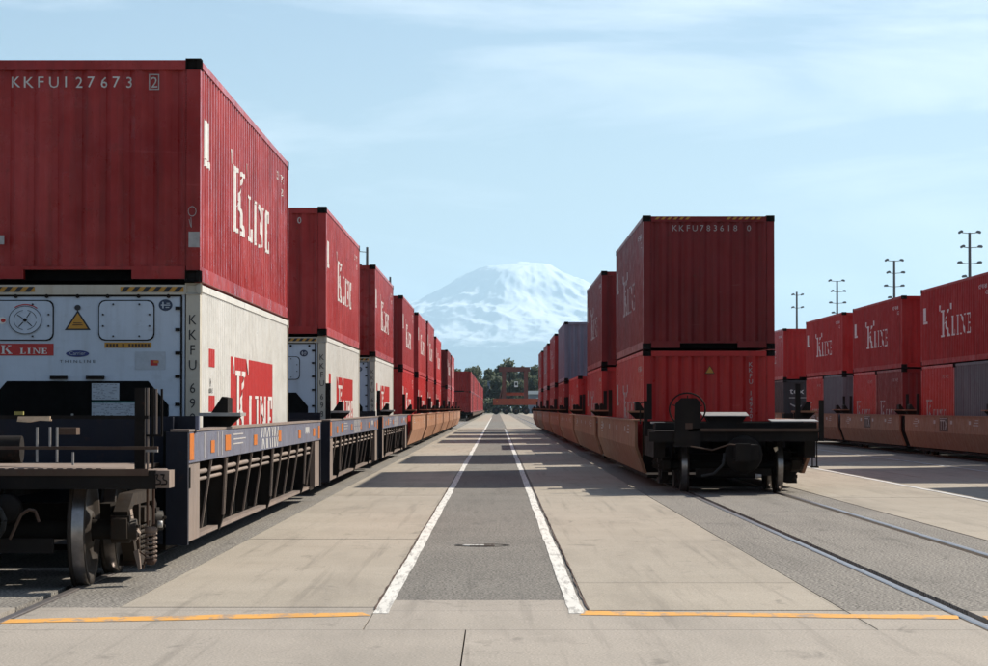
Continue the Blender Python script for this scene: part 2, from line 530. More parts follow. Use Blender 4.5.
for c in (LTR, RTR, TT):
    tr = tag(empty('railway_track', (c, 0, 0)), kind='structure')
    for s in (-1, 1):
        y0 = 5.0
        m = MB().prism([(s * HG - RW, Z0), (s * HG + RW, Z0), (s * HG + RW, 0.003), (s * HG + RW * 0.7, 0.008), (s * HG - RW * 0.7, 0.008), (s * HG - RW, 0.003)], 'y', y0, FAR)
        put('rail', m, RAILTOP, tr)

# round drain cover in the lane
dg = tag(empty('drain_cover', (-0.16, 29.0, 0)), 'flat round iron drain cover set in the asphalt lane', 'drain cover')
put('frame', MB().lathe([(-0.05, 0.24), (0.0, 0.245), (0.0, 0.30), (-0.05, 0.30)], (0, 0, 0), 'z', 32), GRIME_SHADE, dg)
put('lid', MB().prism([(0.235 * math.cos(2 * math.pi * k / 28), 0.235 * math.sin(2 * math.pi * k / 28)) for k in range(28)], 'z', -0.05, -0.006), GRIME_SHADE, dg)
for k in range(5):
    y = -0.16 + 0.08 * k
    h_ = math.sqrt(0.21 ** 2 - y * y)
    put('tread_bar', MB().box(-h_, h_ * (0.1 if k in (1, 2, 3) else 1.0), y - 0.025, y + 0.025, -0.006, 0.004), LINEW if k in (1, 2, 3) else RUST, dg)  # white bar ends paint in the lit half of the cover

# ------------------------------------------------------------------ lettering
_txt = {}
def text_polys(body):
    """flat polygons of a line of text, cap height 1, starting at x 0; returns polys, width"""
    if body in _txt: return _txt[body]
    cu = bpy.data.curves.new('t', 'FONT')
    cu.body = body
    cu.resolution_u = 2
    ob = bpy.data.objects.new('t', cu)
    col.objects.link(ob)
    dg_ = bpy.context.evaluated_depsgraph_get()
    me = ob.evaluated_get(dg_).to_mesh()
    P = [[(me.vertices[i].co.x, me.vertices[i].co.y) for i in p.vertices] for p in me.polygons]
    ob.evaluated_get(dg_).to_mesh_clear()
    bpy.data.objects.remove(ob)
    bpy.data.curves.remove(cu)
    k = 1 / 0.69
    x0 = min(p[0] for q in P for p in q)
    P = [[((x - x0) * k, y * k) for x, y in q] for q in P]
    w = max(p[0] for q in P for p in q)
    _txt[body] = (P, w)
    return _txt[body]

def rc(x0, x1, y0, y1): return [(x0, y0), (x1, y0), (x1, y1), (x0, y1)]
SERIF = {
    'K': (1.10, [rc(.12, .33, .07, .93), rc(.02, .43, 0, .07), rc(.02, .43, .93, 1), [(.33, .38), (.40, .45), (.86, .93), (.76, .93)], [(.43, .52), (.56, .64), (1.00, .07), (.76, .07)],
                 rc(.64, .98, .93, 1), rc(.68, 1.08, 0, .07)]),
    'L': (0.70, [rc(.10, .30, .08, .93), rc(.02, .38, .93, 1), rc(.02, .66, 0, .08), rc(.57, .66, .08, .30)]),
    'I': (0.40, [rc(.09, .31, .07, .93), rc(.03, .37, .94, 1), rc(.03, .37, 0, .06)]),
    'N': (0.96, [rc(.12, .21, .07, .93), rc(.02, .31, 0, .07), rc(.02, .28, .93, 1), [(.21, .93), (.30, 1.0), (.84, .07), (.70, .0)], rc(.75, .84, .07, .93), rc(.65, .94, .93, 1)]),
    'E': (0.68, [rc(.10, .30, .08, .92), rc(.02, .62, .92, 1), rc(.02, .64, 0, .08), rc(.54, .62, .72, .92), rc(.56, .64, .08, .28), rc(.30, .46, .46, .54), rc(.46, .52, .38, .62)]),
    '"': (0.30, [[(.02, 1), (.12, 1), (.10, .76), (.05, .76)], [(.18, 1), (.28, 1), (.25, .76), (.21, .76)]]),
    "'": (0.14, [[(.02, 1), (.12, 1), (.10, .78), (.05, .78)]]),
}
def serif_polys(items):
    """items: (char, x, z, height, widthscale)"""
    P = []
    for ch, x, z, h, ws in items:
        for p in SERIF[ch][1]:
            P.append([(x + u * h * ws, z + v * h) for u, v in p])
    return P

def clip(poly, s0, s1):
    def half(P, inside, cut):
        out = []
        for i in range(len(P)):
            a, b_ = P[i - 1], P[i]
            ia, ib = inside(a), inside(b_)
            if ia != ib:
                t = (cut - a[0]) / (b_[0] - a[0])
                out.append((cut, a[1] + t * (b_[1] - a[1])))
            if ib: out.append(b_)
        return out
    P = half(poly, lambda p: p[0] >= s0, s0)
    if len(P) > 2: P = half(P, lambda p: p[0] <= s1, s1)
    return P if len(P) > 2 else []

def conform(polys, prof, place, off=0.004):
    """lay flat polygons (s,z) on a folded profile [(s, depth)...]; place(s, z, depth) -> xyz"""
    m = MB()
    for k, P in enumerate(polys):
        o = off + 0.0006 * (k % 5)
        lo, hi = min(p[0] for p in P), max(p[0] for p in P)
        for (sa, da), (sb, db) in zip(prof[:-1], prof[1:]):
            if sb <= lo or sa >= hi or sb - sa < 1e-6: continue
            Q = clip(P, sa, sb)
            if Q:
                m.poly([place(s, z, da + (db - da) * (s - sa) / (sb - sa) + o) for s, z in Q])
    return m

def shift(polys, dx, dz, k=1.0, kx=1.0):
    return [[(dx + x * k * kx, dz + z * k) for x, z in p] for p in polys]
def tpoly(body, x, z, h, kx=1.0, maxw=None):
    P, w = text_polys(body)
    if maxw: kx = maxw / (w * h)
    return shift(P, x, z, h, kx)

# ------------------------------------------------------------------ containers
CW = 2.638
_cache = {}
def wave(a, b, pitch, depth, f_out=0.26, f_sl=0.245):
    """profile from a to b: depth 0 is the outer face, -depth the inner"""
    n = max(2, round((b - a) / pitch))
    p = (b - a) / n
    pr = [(a, 0.0)]
    for i in range(n):
        s = a + i * p
        pr += [(s + p * f_out * 0.5 , 0.0), (s + p * (f_out * 0.5 + f_sl), -depth), (s + p * (1 - f_out * 0.5 - f_sl), -depth), (s + p * (1 - f_out * 0.5), 0.0)]
    pr.append((b, 0.0))
    return pr

def casting_mesh(sx, sy, sz):
    """corner casting, local at its outer corner; recessed oval holes on its outer faces"""
    key = ('cast', sx, sy, sz)
    if key in _cache: return _cache[key]
    m = MB().box(-0.165 if sx > 0 else 0, 0 if sx > 0 else 0.165, -0.175 if sy > 0 else 0, 0 if sy > 0 else 0.175, -0.12 if sz > 0 else 0, 0 if sz > 0 else 0.12)
    me = m.mesh('corner_casting')
    bm = bmesh.new(); bm.from_mesh(me)
    fs = [f for f in bm.faces if (f.normal.x * sx > .5 or f.normal.y * sy > .5)]
    for f in fs:
        nrm = f.normal.copy()
        r = bmesh.ops.inset_individual(bm, faces=[f], thickness=0.032)
        bmesh.ops.translate(bm, verts=f.verts, vec=-nrm * 0.05)
    bm.to_mesh(me); bm.free()
    _cache[key] = me
    return me

def side_prof(L, reefer):
    return wave(-L / 2 + 0.16, L / 2 - 0.16, 0.20 if reefer else 0.278, 0.024 if reefer else 0.036)
def end_prof():
    return wave(-CW / 2 + 0.16, CW / 2 - 0.16, 0.272, 0.045)

def cmesh(part, L, H, reefer):
    key = (part, L, H, reefer)
    if key in _cache: return _cache[key]
    m = MB()
    W2, L2 = CW / 2, L / 2
    if part == 'side_panel':
        pr = side_prof(L, reefer)
        x = W2 - 0.016
        for (a, da), (b_, db) in zip(pr[:-1], pr[1:]):
            m.poly([(x + da, a, 0.15), (x + db, b_, 0.15), (x + db, b_, H - 0.075), (x + da, a, H - 0.075)])
    elif part == 'end_panel':
        y = -L2 + 0.03
        if reefer:
            m.box(-W2 + 0.17, W2 - 0.17, y, y + 0.05, 0.12, H - 0.10)
        else:
            pr = end_prof()
            for (a, da), (b_, db) in zip(pr[:-1], pr[1:]):
                m.poly([(a, y - da, 0.16), (b_, y - db, 0.16), (b_, y - db, H - 0.12), (a, y - da, H - 0.12)])
    elif part == 'door':
        m.box(0.008, W2 - 0.16, L2 - 0.08, L2 - 0.02, 0.14, H - 0.11)
        for z in (0.35, 0.95, 1.55, 2.05):
            m.box(0.06, W2 - 0.24, L2 - 0.02, L2 - 0.002, z, z + 0.2)
        for x in (0.28, 0.85):
            m.cyl((x, L2 + 0.0, 0.12), (x, L2 + 0.0, H - 0.1), 0.02, n=6)
    elif part == 'roof':
        n = max(4, round((L - 0.4) / 0.29)); p = (L - 0.4) / n
        z = H - 0.03
        for i in range(n):
            y = -L2 + 0.2 + i * p
            for a, za, c, zc in ((0, 0, .3, 0), (.3, 0, .5, -.02), (.5, -.02, .8, -.02), (.8, -.02, 1, 0)):
                m.poly([(-W2 + 0.05, y + a * p, z + za), (W2 - 0.05, y + a * p, z + za), (W2 - 0.05, y + c * p, z + zc), (-W2 + 0.05, y + c * p, z + zc)])
    elif part == 'floor':
        m.box(-W2 + 0.06, W2 - 0.06, -L2 + 0.2, L2 - 0.1, 0.04, 0.14)
    elif part == 'corner_post':
        m.prism([(W2 - 0.155, L2 - 0.012), (W2 - 0.155, L2 - 0.10), (W2 - 0.05, L2 - 0.10), (W2 - 0.05, L2 - 0.165), (W2 - 0.006, L2 - 0.165), (W2 - 0.006, L2 - 0.012)], 'z', 0.12, H - 0.12)
    elif part == 'top_rail':
        m.box(W2 - 0.075, W2 - 0.006, -L2 + 0.175, L2 - 0.175, H - 0.085, H - 0.012)
    elif part == 'bottom_rail':
        m.box(W2 - 0.06, W2 - 0.004, -L2 + 0.175, L2 - 0.175, 0.012, 0.160)
        m.box(W2 - 0.12, W2 - 0.06, -L2 + 0.175, L2 - 0.175, 0.012, 0.03)
    elif part == 'end_header':
        m.box(-W2 + 0.165, W2 - 0.165, -L2 + 0.006, -L2 + 0.10, H - 0.125, H - 0.018)
    elif part == 'end_sill':
        for a, b_ in ((-W2 + 0.165, -0.58), (0.58, W2 - 0.165)):
            m.box(a, b_, -L2 + 0.006, -L2 + 0.12, 0.03, 0.165)
        m.box(-0.58, 0.58, -L2 + 0.009, -L2 + 0.12, 0.128, 0.165)
    elif part == 'tunnel_shade':
        m.box(-0.58, 0.58, -L2 + 0.16, -L2 + 0.30, 0.02, 0.13)
    elif part == 'back_sill':
        m.box(-W2 + 0.165, W2 - 0.165, L2 - 0.10, L2 - 0.006, 0.02, 0.14)
    elif part == 'back_header':
        m.box(-W2 + 0.165, W2 - 0.165, L2 - 0.10, L2 - 0.006, H - 0.11, H - 0.02)
    me = m.mesh(part)
    _cache[key] = me
    return me

def mirror_mesh(me, sx, sy, key):
    key = ('mir', key, sx, sy)
    if key in _cache: return _cache[key]
    n = me.copy()
    n.transform(Matrix.Diagonal((sx, sy, 1, 1)))
    if sx * sy < 0: n.flip_normals()
    n.materials.clear()
    _cache[key] = n
    return n

def logo_items(z0, kh, lh, y0, ws, wl_=None):
    """the company name on a side: tall K between quotes then LINE; s runs from y0"""
    it = [("'", y0 - 0.30, z0 + 0.16, kh, 1.6), ('K', y0, z0, kh, ws * 0.92), ("'", y0 + kh * ws * 1.02, z0 + 0.16, kh, 1.6)]
    s = y0 + kh * ws * 1.05 + 0.20
    for ch in 'LINE':
        it.append((ch, s, z0, lh, wl_ or ws))
        s += SERIF[ch][0] * lh * (wl_ or ws) + 0.20
    return it

def side_letters(kind, L, H):
    """lettering mesh for the +X side, read from -Y end to +Y end"""
    key = ('let', kind, L, H)
    if key in _cache: return _cache[key]
    reefer = kind == 'reefer'
    pr = side_prof(L, reefer)
    x = CW / 2 - 0.016
    place = lambda s, z, d: (x + d, s, z)
    res = []
    n = -L / 2
    if kind == 'reefer':
        res.append(('banner', conform([rc(n + 3.5, n + 9.4, 0.42, 1.88)], pr, place, 0.004), LOGOR))
        res.append(('lettering', conform(serif_polys(logo_items(0.80, 0.92, 0.62, n + 4.0, 1.6, 1.75)), pr, place, 0.010), LETW))
        res.append(('label_strip', conform([rc(n + 1.0, n + 1.62, 1.72, 1.92), rc(n + 1.0, n + 1.62, 1.22, 1.40)], pr, place), LOGOR))
        res.append(('label_strip', conform(tpoly('K', n + 1.14, 1.50, 0.09, 2.2) + tpoly('LINE', n + 1.12, 1.43, 0.05, 2.0), pr, place), LETB))
    elif kind == 'small':                       # twenty foot box
        res.append(('lettering', conform(serif_polys([('K', n + 0.9, 0.55, 0.85, 1.25), ('L', n + 2.2, 0.55, 0.55, 1.2), ('I', n + 2.85, 0.55, 0.55, 1.2), ('N', n + 3.3, 0.55, 0.55, 1.2), ('E', n + 4.1, 0.55, 0.55, 1.2)])
                    + tpoly('KKFU 710422 5', n + 3.9, H - 0.42, 0.11, 1.0), pr, place), LETD))
    else:
        dim = kind == 'dim'
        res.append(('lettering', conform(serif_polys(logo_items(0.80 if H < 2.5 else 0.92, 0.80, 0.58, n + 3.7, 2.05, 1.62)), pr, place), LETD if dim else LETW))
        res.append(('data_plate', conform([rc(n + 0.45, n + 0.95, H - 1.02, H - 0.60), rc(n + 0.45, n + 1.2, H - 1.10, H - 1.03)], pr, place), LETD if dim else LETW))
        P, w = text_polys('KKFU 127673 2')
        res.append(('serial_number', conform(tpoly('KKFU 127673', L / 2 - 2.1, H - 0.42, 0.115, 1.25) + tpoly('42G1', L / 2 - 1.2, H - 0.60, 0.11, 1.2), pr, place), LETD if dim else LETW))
    res = [(nm, m.mesh(nm), mt) for nm, m, mt in res]
    _cache[key] = res
    return res

def end_text(body, H, s0, z, h, adv, mat):
    key = ('endt', body, H)
    if key in _cache: return _cache[key]
    P = []
    s = s0
    for ch in body:
        if ch != ' ':
            q, w = text_polys(ch)
            P += shift(q, s + (0.09 - w * h) * 0.5, z, h)
        s += adv
    _cache[key] = P
    return P

def container(cx, y0, z0, L, H, mat, kind='logo', flip=False, near=2, label='', group=None, serial=None, cat='container', dirt=None):
    """near face of the box at y0; kind: logo / dim / small / plain / reefer / text"""
    reefer = kind == 'reefer'
    o = empty('shipping_container', (cx, y0 + L / 2, z0))
    tag(o, label, cat, group)
    P = lambda nm, me, mt=mat: put(nm, me, mt, o)
    framem = CREAM if reefer else mat
    for sx in (1, -1):
        P('side_panel', cmesh('side_panel', L, H, reefer) if sx > 0 else mirror_mesh(cmesh('side_panel', L, H, reefer), -1, 1, ('side', L, H, reefer)))
        P('top_rail', cmesh('top_rail', L, H, False) if sx > 0 else mirror_mesh(cmesh('top_rail', L, H, False), -1, 1, ('tr', L, H)))
        P('bottom_rail', cmesh('bottom_rail', L, H, False) if sx > 0 else mirror_mesh(cmesh('bottom_rail', L, H, False), -1, 1, ('br', L, H)))
        P('door', cmesh('door', L, H, False) if sx > 0 else mirror_mesh(cmesh('door', L, H, False), -1, 1, ('dr', L, H)))
        for sy in (1, -1):
            P('corner_post', mirror_mesh(cmesh('corner_post', L, H, False), sx, sy, ('cp', L, H)), framem)
            for sz in (1, -1):
                c = put('corner_casting', casting_mesh(sx, sy, sz), GRIME_SHADE if not reefer else CREAM, o, (sx * CW / 2, sy * L / 2, H if sz > 0 else 0))
    P('end_panel', cmesh('end_panel', L, H, reefer), SILVER if reefer else mat)
    P('roof', cmesh('roof', L, H, False))
    P('floor', cmesh('floor', L, H, False), GRIME_SHADE)
    P('end_header', cmesh('end_header', L, H, False), framem)
    P('end_sill', cmesh('end_sill', L, H, False), mat)
    P('tunnel_shade', cmesh('tunnel_shade', L, H, False), DARK)  # near-black block paints the shade inside the gooseneck notch
    P('back_sill', cmesh('back_sill', L, H, False))
    P('back_header', cmesh('back_header', L, H, False))
    if kind in ('logo', 'dim', 'small', 'reefer') and near > 0:
        k2 = kind
        for nm, me, mt in side_letters(k2, L, H):
            if not flip:
                put(nm, me, mt, o)
            else:
                put(nm, me, mt, o, (0, 0, 0), math.pi)
    if serial and near > 0:
        pr = end_prof()
        y = -L / 2 + 0.03
        Pl = end_text(serial, H, -0.72, H - 0.31, 0.118, 0.135, LETD)
        m = conform(Pl, pr, lambda s, z, d: (s, y - d, z))
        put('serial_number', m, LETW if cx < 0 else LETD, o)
    return o

def ordn(k): return ['first', 'second', 'third', 'fourth', 'fifth', 'sixth', 'seventh', 'eighth', 'ninth', 'tenth', 'eleventh', 'twelfth', 'thirteenth', 'fourteenth', 'fifteenth', 'sixteenth', 'seventeenth', 'eighteenth'][k]

LCX = -4.50
LG = 'containers on the train at the left of the lane'
left = [(28.7, 2.40, 0, 'reefer'), (49.9, 2.40, 1, 'reefer'), (70.1, 2.40, 0, 'reefer'), (90.6, 2.46, 2, 'red'), (108.4, 2.52, 1, 'red'),
        (123.6, 2.66, 0, 'red'), (140.6, 2.40, 4, 'red'), (172.5, 2.40, 3, 'red'), (188.0, 2.36, 1, 'red')]
for i, (y, H, mi, low) in enumerate(left):
    up = 'red container on top of the %s stack of the left-hand train' % ordn(i)
    lo = ('white refrigerated container at the bottom of the %s stack, left-hand train' if low == 'reefer' else 'red container at the bottom of the %s stack of the left-hand train') % ordn(i)
    if i == 0:
        up = 'large red container nearest the camera, numbered KKFU 127673, atop a white refrigerated one'
        lo = 'nearest white refrigerated container, warning triangle and round vent on its front'
    a = container(LCX, y, 2.835, 12.19, H, RED[mi], 'logo', False, 2, up, LG, 'KKFU127673 2' if i == 0 else ('KKFU742016 0' if i == 1 else None))
    if low == 'reefer':
        b_ = container(LCX, y + 0.02, 0.22, 12.19, 2.60, WHITE, 'reefer', False, 2, lo, LG)
        if i == 0: FIRST_REEFER = b_
        if i == 1: SECOND_REEFER = b_
        if i == 2: THIRD_REEFER = b_
    else:
        container(LCX, y + 0.02, 0.30, 12.19, 2.52, RED[(mi + 2) % 5 if i % 2 else 4], 'logo', False, 2, lo, LG)
    if i == 0: FIRST_UP = a

RCX = 4.24
RG = 'containers on the train at the right of the lane'
right = [(53.6, 2.68, RED[3], RED[4]), (74.9, 2.66, RED[3], RED[4]), (96.6, None, None, RED[4]), (116.0, 2.56, GREYB, RED[2]), (136.0, 2.60, RED[2], RED[2]),
         (156.2, 2.60, RED[0], RED[0]), (176.4, 2.60, RED[2], RED[1])]
for i, (y, H, mu, ml) in enumerate(right):
    if mu is not None:
        lab = 'red container on top of the %s stack of the train right of the lane' % ordn(i)
        if mu is GREYB: lab = 'blue-grey container stacked among red ones on the train right of the lane'
        if i == 0: lab = 'dark maroon container numbered KKFU 783618 above a brighter red one'
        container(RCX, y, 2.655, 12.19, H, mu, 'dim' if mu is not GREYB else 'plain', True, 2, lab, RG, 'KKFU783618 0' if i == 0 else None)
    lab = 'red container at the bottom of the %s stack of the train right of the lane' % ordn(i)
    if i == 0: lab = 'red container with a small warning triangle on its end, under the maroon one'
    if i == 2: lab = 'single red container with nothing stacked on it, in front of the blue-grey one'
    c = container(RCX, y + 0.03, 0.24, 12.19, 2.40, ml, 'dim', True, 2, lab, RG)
    if i == 0: RIGHT_LOW = c

TCX = 14.62
TG = 'containers on the far right train'
third = [(41.0, 6), (56.4, 5), (71.9, 6), (88.0, 6), (103.2, 5), (124.5, 4)]
low3 = [(RED[0], RED[2]), (RED[2], RED[0]), (GREYC, RED[4]), (RED[3], RED[4]), (GREYC, RED[4]), None]
nm3 = ['hidden', 'hidden', 'right-hand edge of the picture', 'stack left of the one at the picture edge', 'stack with a light pole rising behind its middle', 'last visible stack']
for i, (y, mi) in enumerate(third):
    where = ['furthest out of frame', 'just out of frame', 'cut by the right picture edge', 'second from the right edge', 'third from the right edge', 'seen end-on beside the maroon container'][i]
    container(TCX, y, 2.80, 12.19, 2.38, RED[mi], 'logo', True, 2, 'red upper container, far right train, ' + where, TG)
    if low3[i]:
        for k, (yy, mt) in enumerate(((y, low3[i][0]), (y + 6.13, low3[i][1]))):
            nmx = {id(GREYC): 'grey', id(RED[3]): 'maroon', id(RED[4]): 'bright red', id(RED[0]): 'red', id(RED[2]): 'dark red'}[id(mt)]
            container(TCX, yy, 0.34, 6.06, 2.44, mt, 'small' if mt is not GREYC else 'plain', True, 2, 'short %s lower container, far right train, %s' % (nmx, where), TG)
    else:
        TEXC = container(TCX, y, 0.34, 12.19, 2.44, BLACKC, 'plain', True, 2, 'black lower container with white tex lettering on its end', TG)

# more boxes on the same track far down the yard
FCX = -4.25
for k in range(17):
    y = 300 + 16.2 * k
    for lv in (0, 1):
        container(FCX, y, 0.98 + lv * 2.32 , 12.19, 2.30, RED[(k * 3 + lv * 2) % 5], 'none', False, 0,
                  '%s red container, %s stack of the distant string' % (('lower', 'upper')[lv], ordn(k)), 'containers on the distant flat cars')

# ---- markings on the ends of the near boxes
def on_front(o, name, polys, mat, off, z_is_local=True):
    """flat marks on the front (near) face of a thing; polys in local x,z"""
    m = MB()
    for k, p in enumerate(polys):
        m.poly([(x, off - 0.0006 * (k % 6), z) for x, z in p])
    return put(name, m, mat, o)
def fl(px, py, o, d):
    X, Y, Z = at(px, py, d)
    return X - o.location.x, Z - o.location.z
def prect(x0, x1, y0, y1, o, d):
    a, c = fl(x0, y1, o, d), fl(x1, y0, o, d)
    return rc(a[0], c[0], a[1], c[1])
def ell(cx, cz, rx, rz, n=24, a0=0.0):
    return [(cx + rx * math.cos(a0 + 2 * math.pi * k / n), cz + rz * math.sin(a0 + 2 * math.pi * k / n)) for k in range(n)]

D1 = 28.72
o = FIRST_UP
fy = -12.19 / 2
on_front(o, 'data_plate', [prect(188, 199, 231.5, 247, o, 28.7)], LETD, fy + 0.010)
on_front(o, 'check_digit_box', [p for p in (lambda q: [rc(q[0][0], q[1][0], q[0][1], q[0][1] + .012), rc(q[0][0], q[1][0], q[2][1] - .012, q[2][1]), rc(q[0][0], q[0][0] + .012, q[0][1], q[2][1]), rc(q[1][0] - .012, q[1][0], q[0][1], q[2][1])])(prect(147.5, 158, 73, 89, o, 28.7))], LETD, fy + 0.022)

lp = []
for k in range(14):
    a0, a1 = 2 * math.pi * k / 14, 2 * math.pi * (k + 1) / 14
    cx_, cz_ = fl(191.5, 211, o, 28.7)
    lp.append([(cx_ + r_ * math.cos(t), cz_ + 1.25 * r_ * math.sin(t)) for t, r_ in ((a0, 0.045), (a1, 0.045), (a1, 0.039), (a0, 0.039))])
xa, za = fl(190, 217, o, 28.7)
lp += [[(xa, za), (xa + 0.006, za), (xa + 0.012, za - 0.11), (xa + 0.006, za - 0.11)], [(xa - 0.02, za - 0.02), (xa - 0.014, za - 0.02), (xa + 0.006, za - 0.10), (xa, za - 0.10)]]
on_front(o, 'chalk_mark', lp, LETD, fy + 0.010)
on_front(o, 'data_plate', [prect(-9, 3, 235, 244, o, 28.7)], LETD, fy + 0.024)
def reefer_front(o, d, full=True):
    y = fy + 0.03
    F_ = lambda nm, polys, mat, off=0.004: on_front(o, nm, polys, mat, y - off)
    W2 = CW / 2
    # hazard stripes on the header
    hs, yl = [], []
    for x0, x1 in ((-W2 + 0.18, -W2 + 0.86), (W2 - 0.86, W2 - 0.18)):
        yl.append(rc(x0, x1, 2.505, 2.56))
        n = 6
        for k in range(n):
            a = x0 + (x1 - x0) * k / n
            w = (x1 - x0) / n * 0.5
            hs.append([(a, 2.505), (a + w, 2.505), (min(x1, a + w + 0.05), 2.56), (a + 0.05, 2.56)])
    m = on_front(o, 'hazard_stripe', yl, YELLOW, fy + 0.003)
    m = on_front(o, 'hazard_stripe', hs, LETB, fy + 0.0005)
    # recessed line round the front panel
    put('panel_frame', MB().box(-W2 + 0.2, W2 - 0.2, y - 0.012, y, 2.455, 2.475).box(W2 - 0.215, W2 - 0.195, y - 0.012, y, 0.2, 2.455).box(-W2 + 0.195, -W2 + 0.215, y - 0.012, y, 0.2, 2.455), GRIME_SHADE, o)
    for px in (-15, 15, 46, 77, 107, 138, 168):
        x, z = fl(px, 296, o, D1) if full else (0, 0)
        if not full: x, z = -1.1 + (px + 15) / 183 * 2.1, 2.42
        put('bolt', MB().cyl((x, y, z), (x, y - 0.025, z), 0.022, n=8), GRIME_SHADE, o)
    for z in (2.33, 2.1, 1.85, 1.6, 1.3, 1.12):
        for s in (-1, 1):
            put('bolt', MB().box(s * (W2 - 0.245) - 0.025, s * (W2 - 0.245) + 0.025, y - 0.022, y, z - 0.017, z + 0.017), GRIME_SHADE, o)
    # two bolted hatches
    for s, x0, x1 in ((0, -28, 52), (1, 99, 153)):
        a, c = fl(x0, 339.5, o, D1), fl(x1, 301, o, D1)
        if not full:
            a, c = (a[0], 1.80), (c[0], 2.21)
        r_ = 0.07
        def rr(x0, x1, z0, z1, r):
            P = []
            for cx_, cz_, a0 in ((x1 - r, z0 + r, -90), (x1 - r, z1 - r, 0), (x0 + r, z1 - r, 90), (x0 + r, z0 + r, 180)):
                for t in range(0, 91, 30):
                    P.append((cx_ + r * math.cos(math.radians(a0 + t)), cz_ + r * math.sin(math.radians(a0 + t))))
            return P
        h = put('hatch', MB().prism(rr(a[0], c[0], a[1], c[1], r_), 'y', y - 0.028, y - 0.001), SILVER, o)
        put('gasket', MB().prism(rr(a[0] - 0.012, c[0] + 0.012, a[1] - 0.012, c[1] + 0.012, r_), 'y', y - 0.010, y - 0.0005), GRIME_SHADE, h)
        for u in (0.0, 0.22, 0.78, 1.0):
            for v in (0.0, 0.32, 0.68, 1.0):
                if (u in (0, 1)) != (v in (0, 1)):
                    x = a[0] + 0.04 + (c[0] - a[0] - 0.08) * u
                    z = a[1] + 0.035 + (c[1] - a[1] - 0.07) * v
                    put('bolt', MB().cyl((x, y - 0.028, z), (x, y - 0.042, z), 0.011, n=6), LETB, h)
    if full:
        cx_, cz_ = fl(25, 320, o, D1)
        v = put('round_vent', MB().prism(ell(cx_, cz_, 0.175, 0.15, 28), 'y', y - 0.045, y - 0.029), SILVER, o)
        m = MB()
        for rx, rz, w in ((0.178, 0.152, 0.007), (0.125, 0.108, 0.006)):
            A, B_ = ell(cx_, cz_, rx, rz, 32), ell(cx_, cz_, rx - w, rz - w, 32)
            for k in range(32):
                if rx < 0.15 and k % 8 in (0, 7): continue
                j = (k + 1) % 32
                m.poly([(A[k][0], y - 0.047, A[k][1]), (A[j][0], y - 0.047, A[j][1]), (B_[j][0], y - 0.047, B_[j][1]), (B_[k][0], y - 0.047, B_[k][1])])
        put('vent_ring', m, LETB, v)
        put('vent_hub', MB().cyl((cx_, y - 0.045, cz_), (cx_, y - 0.07, cz_), 0.02, n=8), GRIME_SHADE, v)
        for a in (0.6, 2.3, 3.9, 5.3):
            put('vent_spoke', MB().box(-0.004, 0.004, -0.001, 0.001, 0.03, 0.10), GRIME_SHADE, v, (cx_, y - 0.048, cz_)).rotation_euler = (0, a, 0)
        F_('red_arc', [[(cx_ + (0.186 + t) * math.cos(b2), cz_ + (0.160 + t) * math.sin(b2)) for t, b2 in ((0, b1), (0.012, b1), (0.012, b1 - 0.15), (0, b1 - 0.15))] for b1 in (1.0 + 0.15 * q for q in range(9))], LOGOR, 0.030)
        # warning triangle
        T = [fl(64, 330, o, D1), fl(90, 330, o, D1), fl(77, 310, o, D1)]
        cxm = sum(p[0] for p in T) / 3; czm = sum(p[1] for p in T) / 3
        F_('warning_triangle', [T], LETB, 0.004)
        F_('warning_triangle', [[(cxm + (x - cxm) * 0.78, czm + (z - czm) * 0.78) for x, z in T]], YELLOW, 0.007)
        F_('warning_triangle', [rc(cxm - 0.045, cxm + 0.045, czm + 0.0, czm + 0.008), rc(cxm - 0.055, cxm + 0.055, czm - 0.02, czm - 0.012)], RUST, 0.010)
        xx, zz = fl(77, 307.5, o, D1)
        F_('round_sticker', [ell(xx, zz, 0.034, 0.03, 16)], LETB, 0.012)
        xx, zz = fl(2, 320.5, o, D1)
        F_('round_sticker', [ell(xx, zz, 0.045, 0.04, 16)], LETW, 0.034)
        F_('round_sticker', [ell(xx + .01, zz, 0.026, 0.022, 12)], LOGOR, 0.037)
        # company banner
        q = prect(-46, 53, 343.5, 355.5, o, D1)
        F_('banner', [q], LOGOR, 0.004)
        xk, zk = fl(3, 353.8, o, D1)
        F_('lettering', serif_polys([('K', xk - 0.03, zk, 0.092, 1.25), ('L', xk + 0.175, zk, 0.062, 1.5), ('I', xk + 0.255, zk, 0.062, 1.5), ('N', xk + 0.31, zk, 0.062, 1.5), ('E', xk + 0.405, zk, 0.062, 1.5)]), LETW, 0.008)
        # maker's oval and word under it
        xx, zz = fl(77, 353.6, o, D1)
        F_('maker_oval', [ell(xx, zz, 0.125, 0.036, 28)], BLUE, 0.004)
        F_('lettering', tpoly('Carrier', xx - 0.085, zz - 0.014, 0.038, 1.0, 0.17), PAPER, 0.008)
        F_('lettering', tpoly('T H I N L I N E', xx - 0.19, zz - 0.098, 0.030, 1.0, 0.38), LETB, 0.004)
        q = prect(104, 151, 342.3, 347.8, o, D1)
        F_('caution_label', [q], YELLOW, 0.004)
        F_('lettering', [rc(q[0][0] + 0.02 + 0.034 * k, q[0][0] + 0.042 + 0.034 * k, q[0][1] + 0.014, q[0][1] + 0.044) for k in range(14) if k not in (4, 6)], RUST, 0.008)
        F_('sticker', [prect(134.5, 165, 351.5, 369.5, o, D1)], PAPER, 0.004)
        F_('sticker_mark', [prect(150, 157.5, 360, 365.5, o, D1)], LOGOR, 0.007)
        F_('sticker_mark', [prect(153.5, 158.5, 360.5, 363, o, D1)], ORANGE, 0.011)
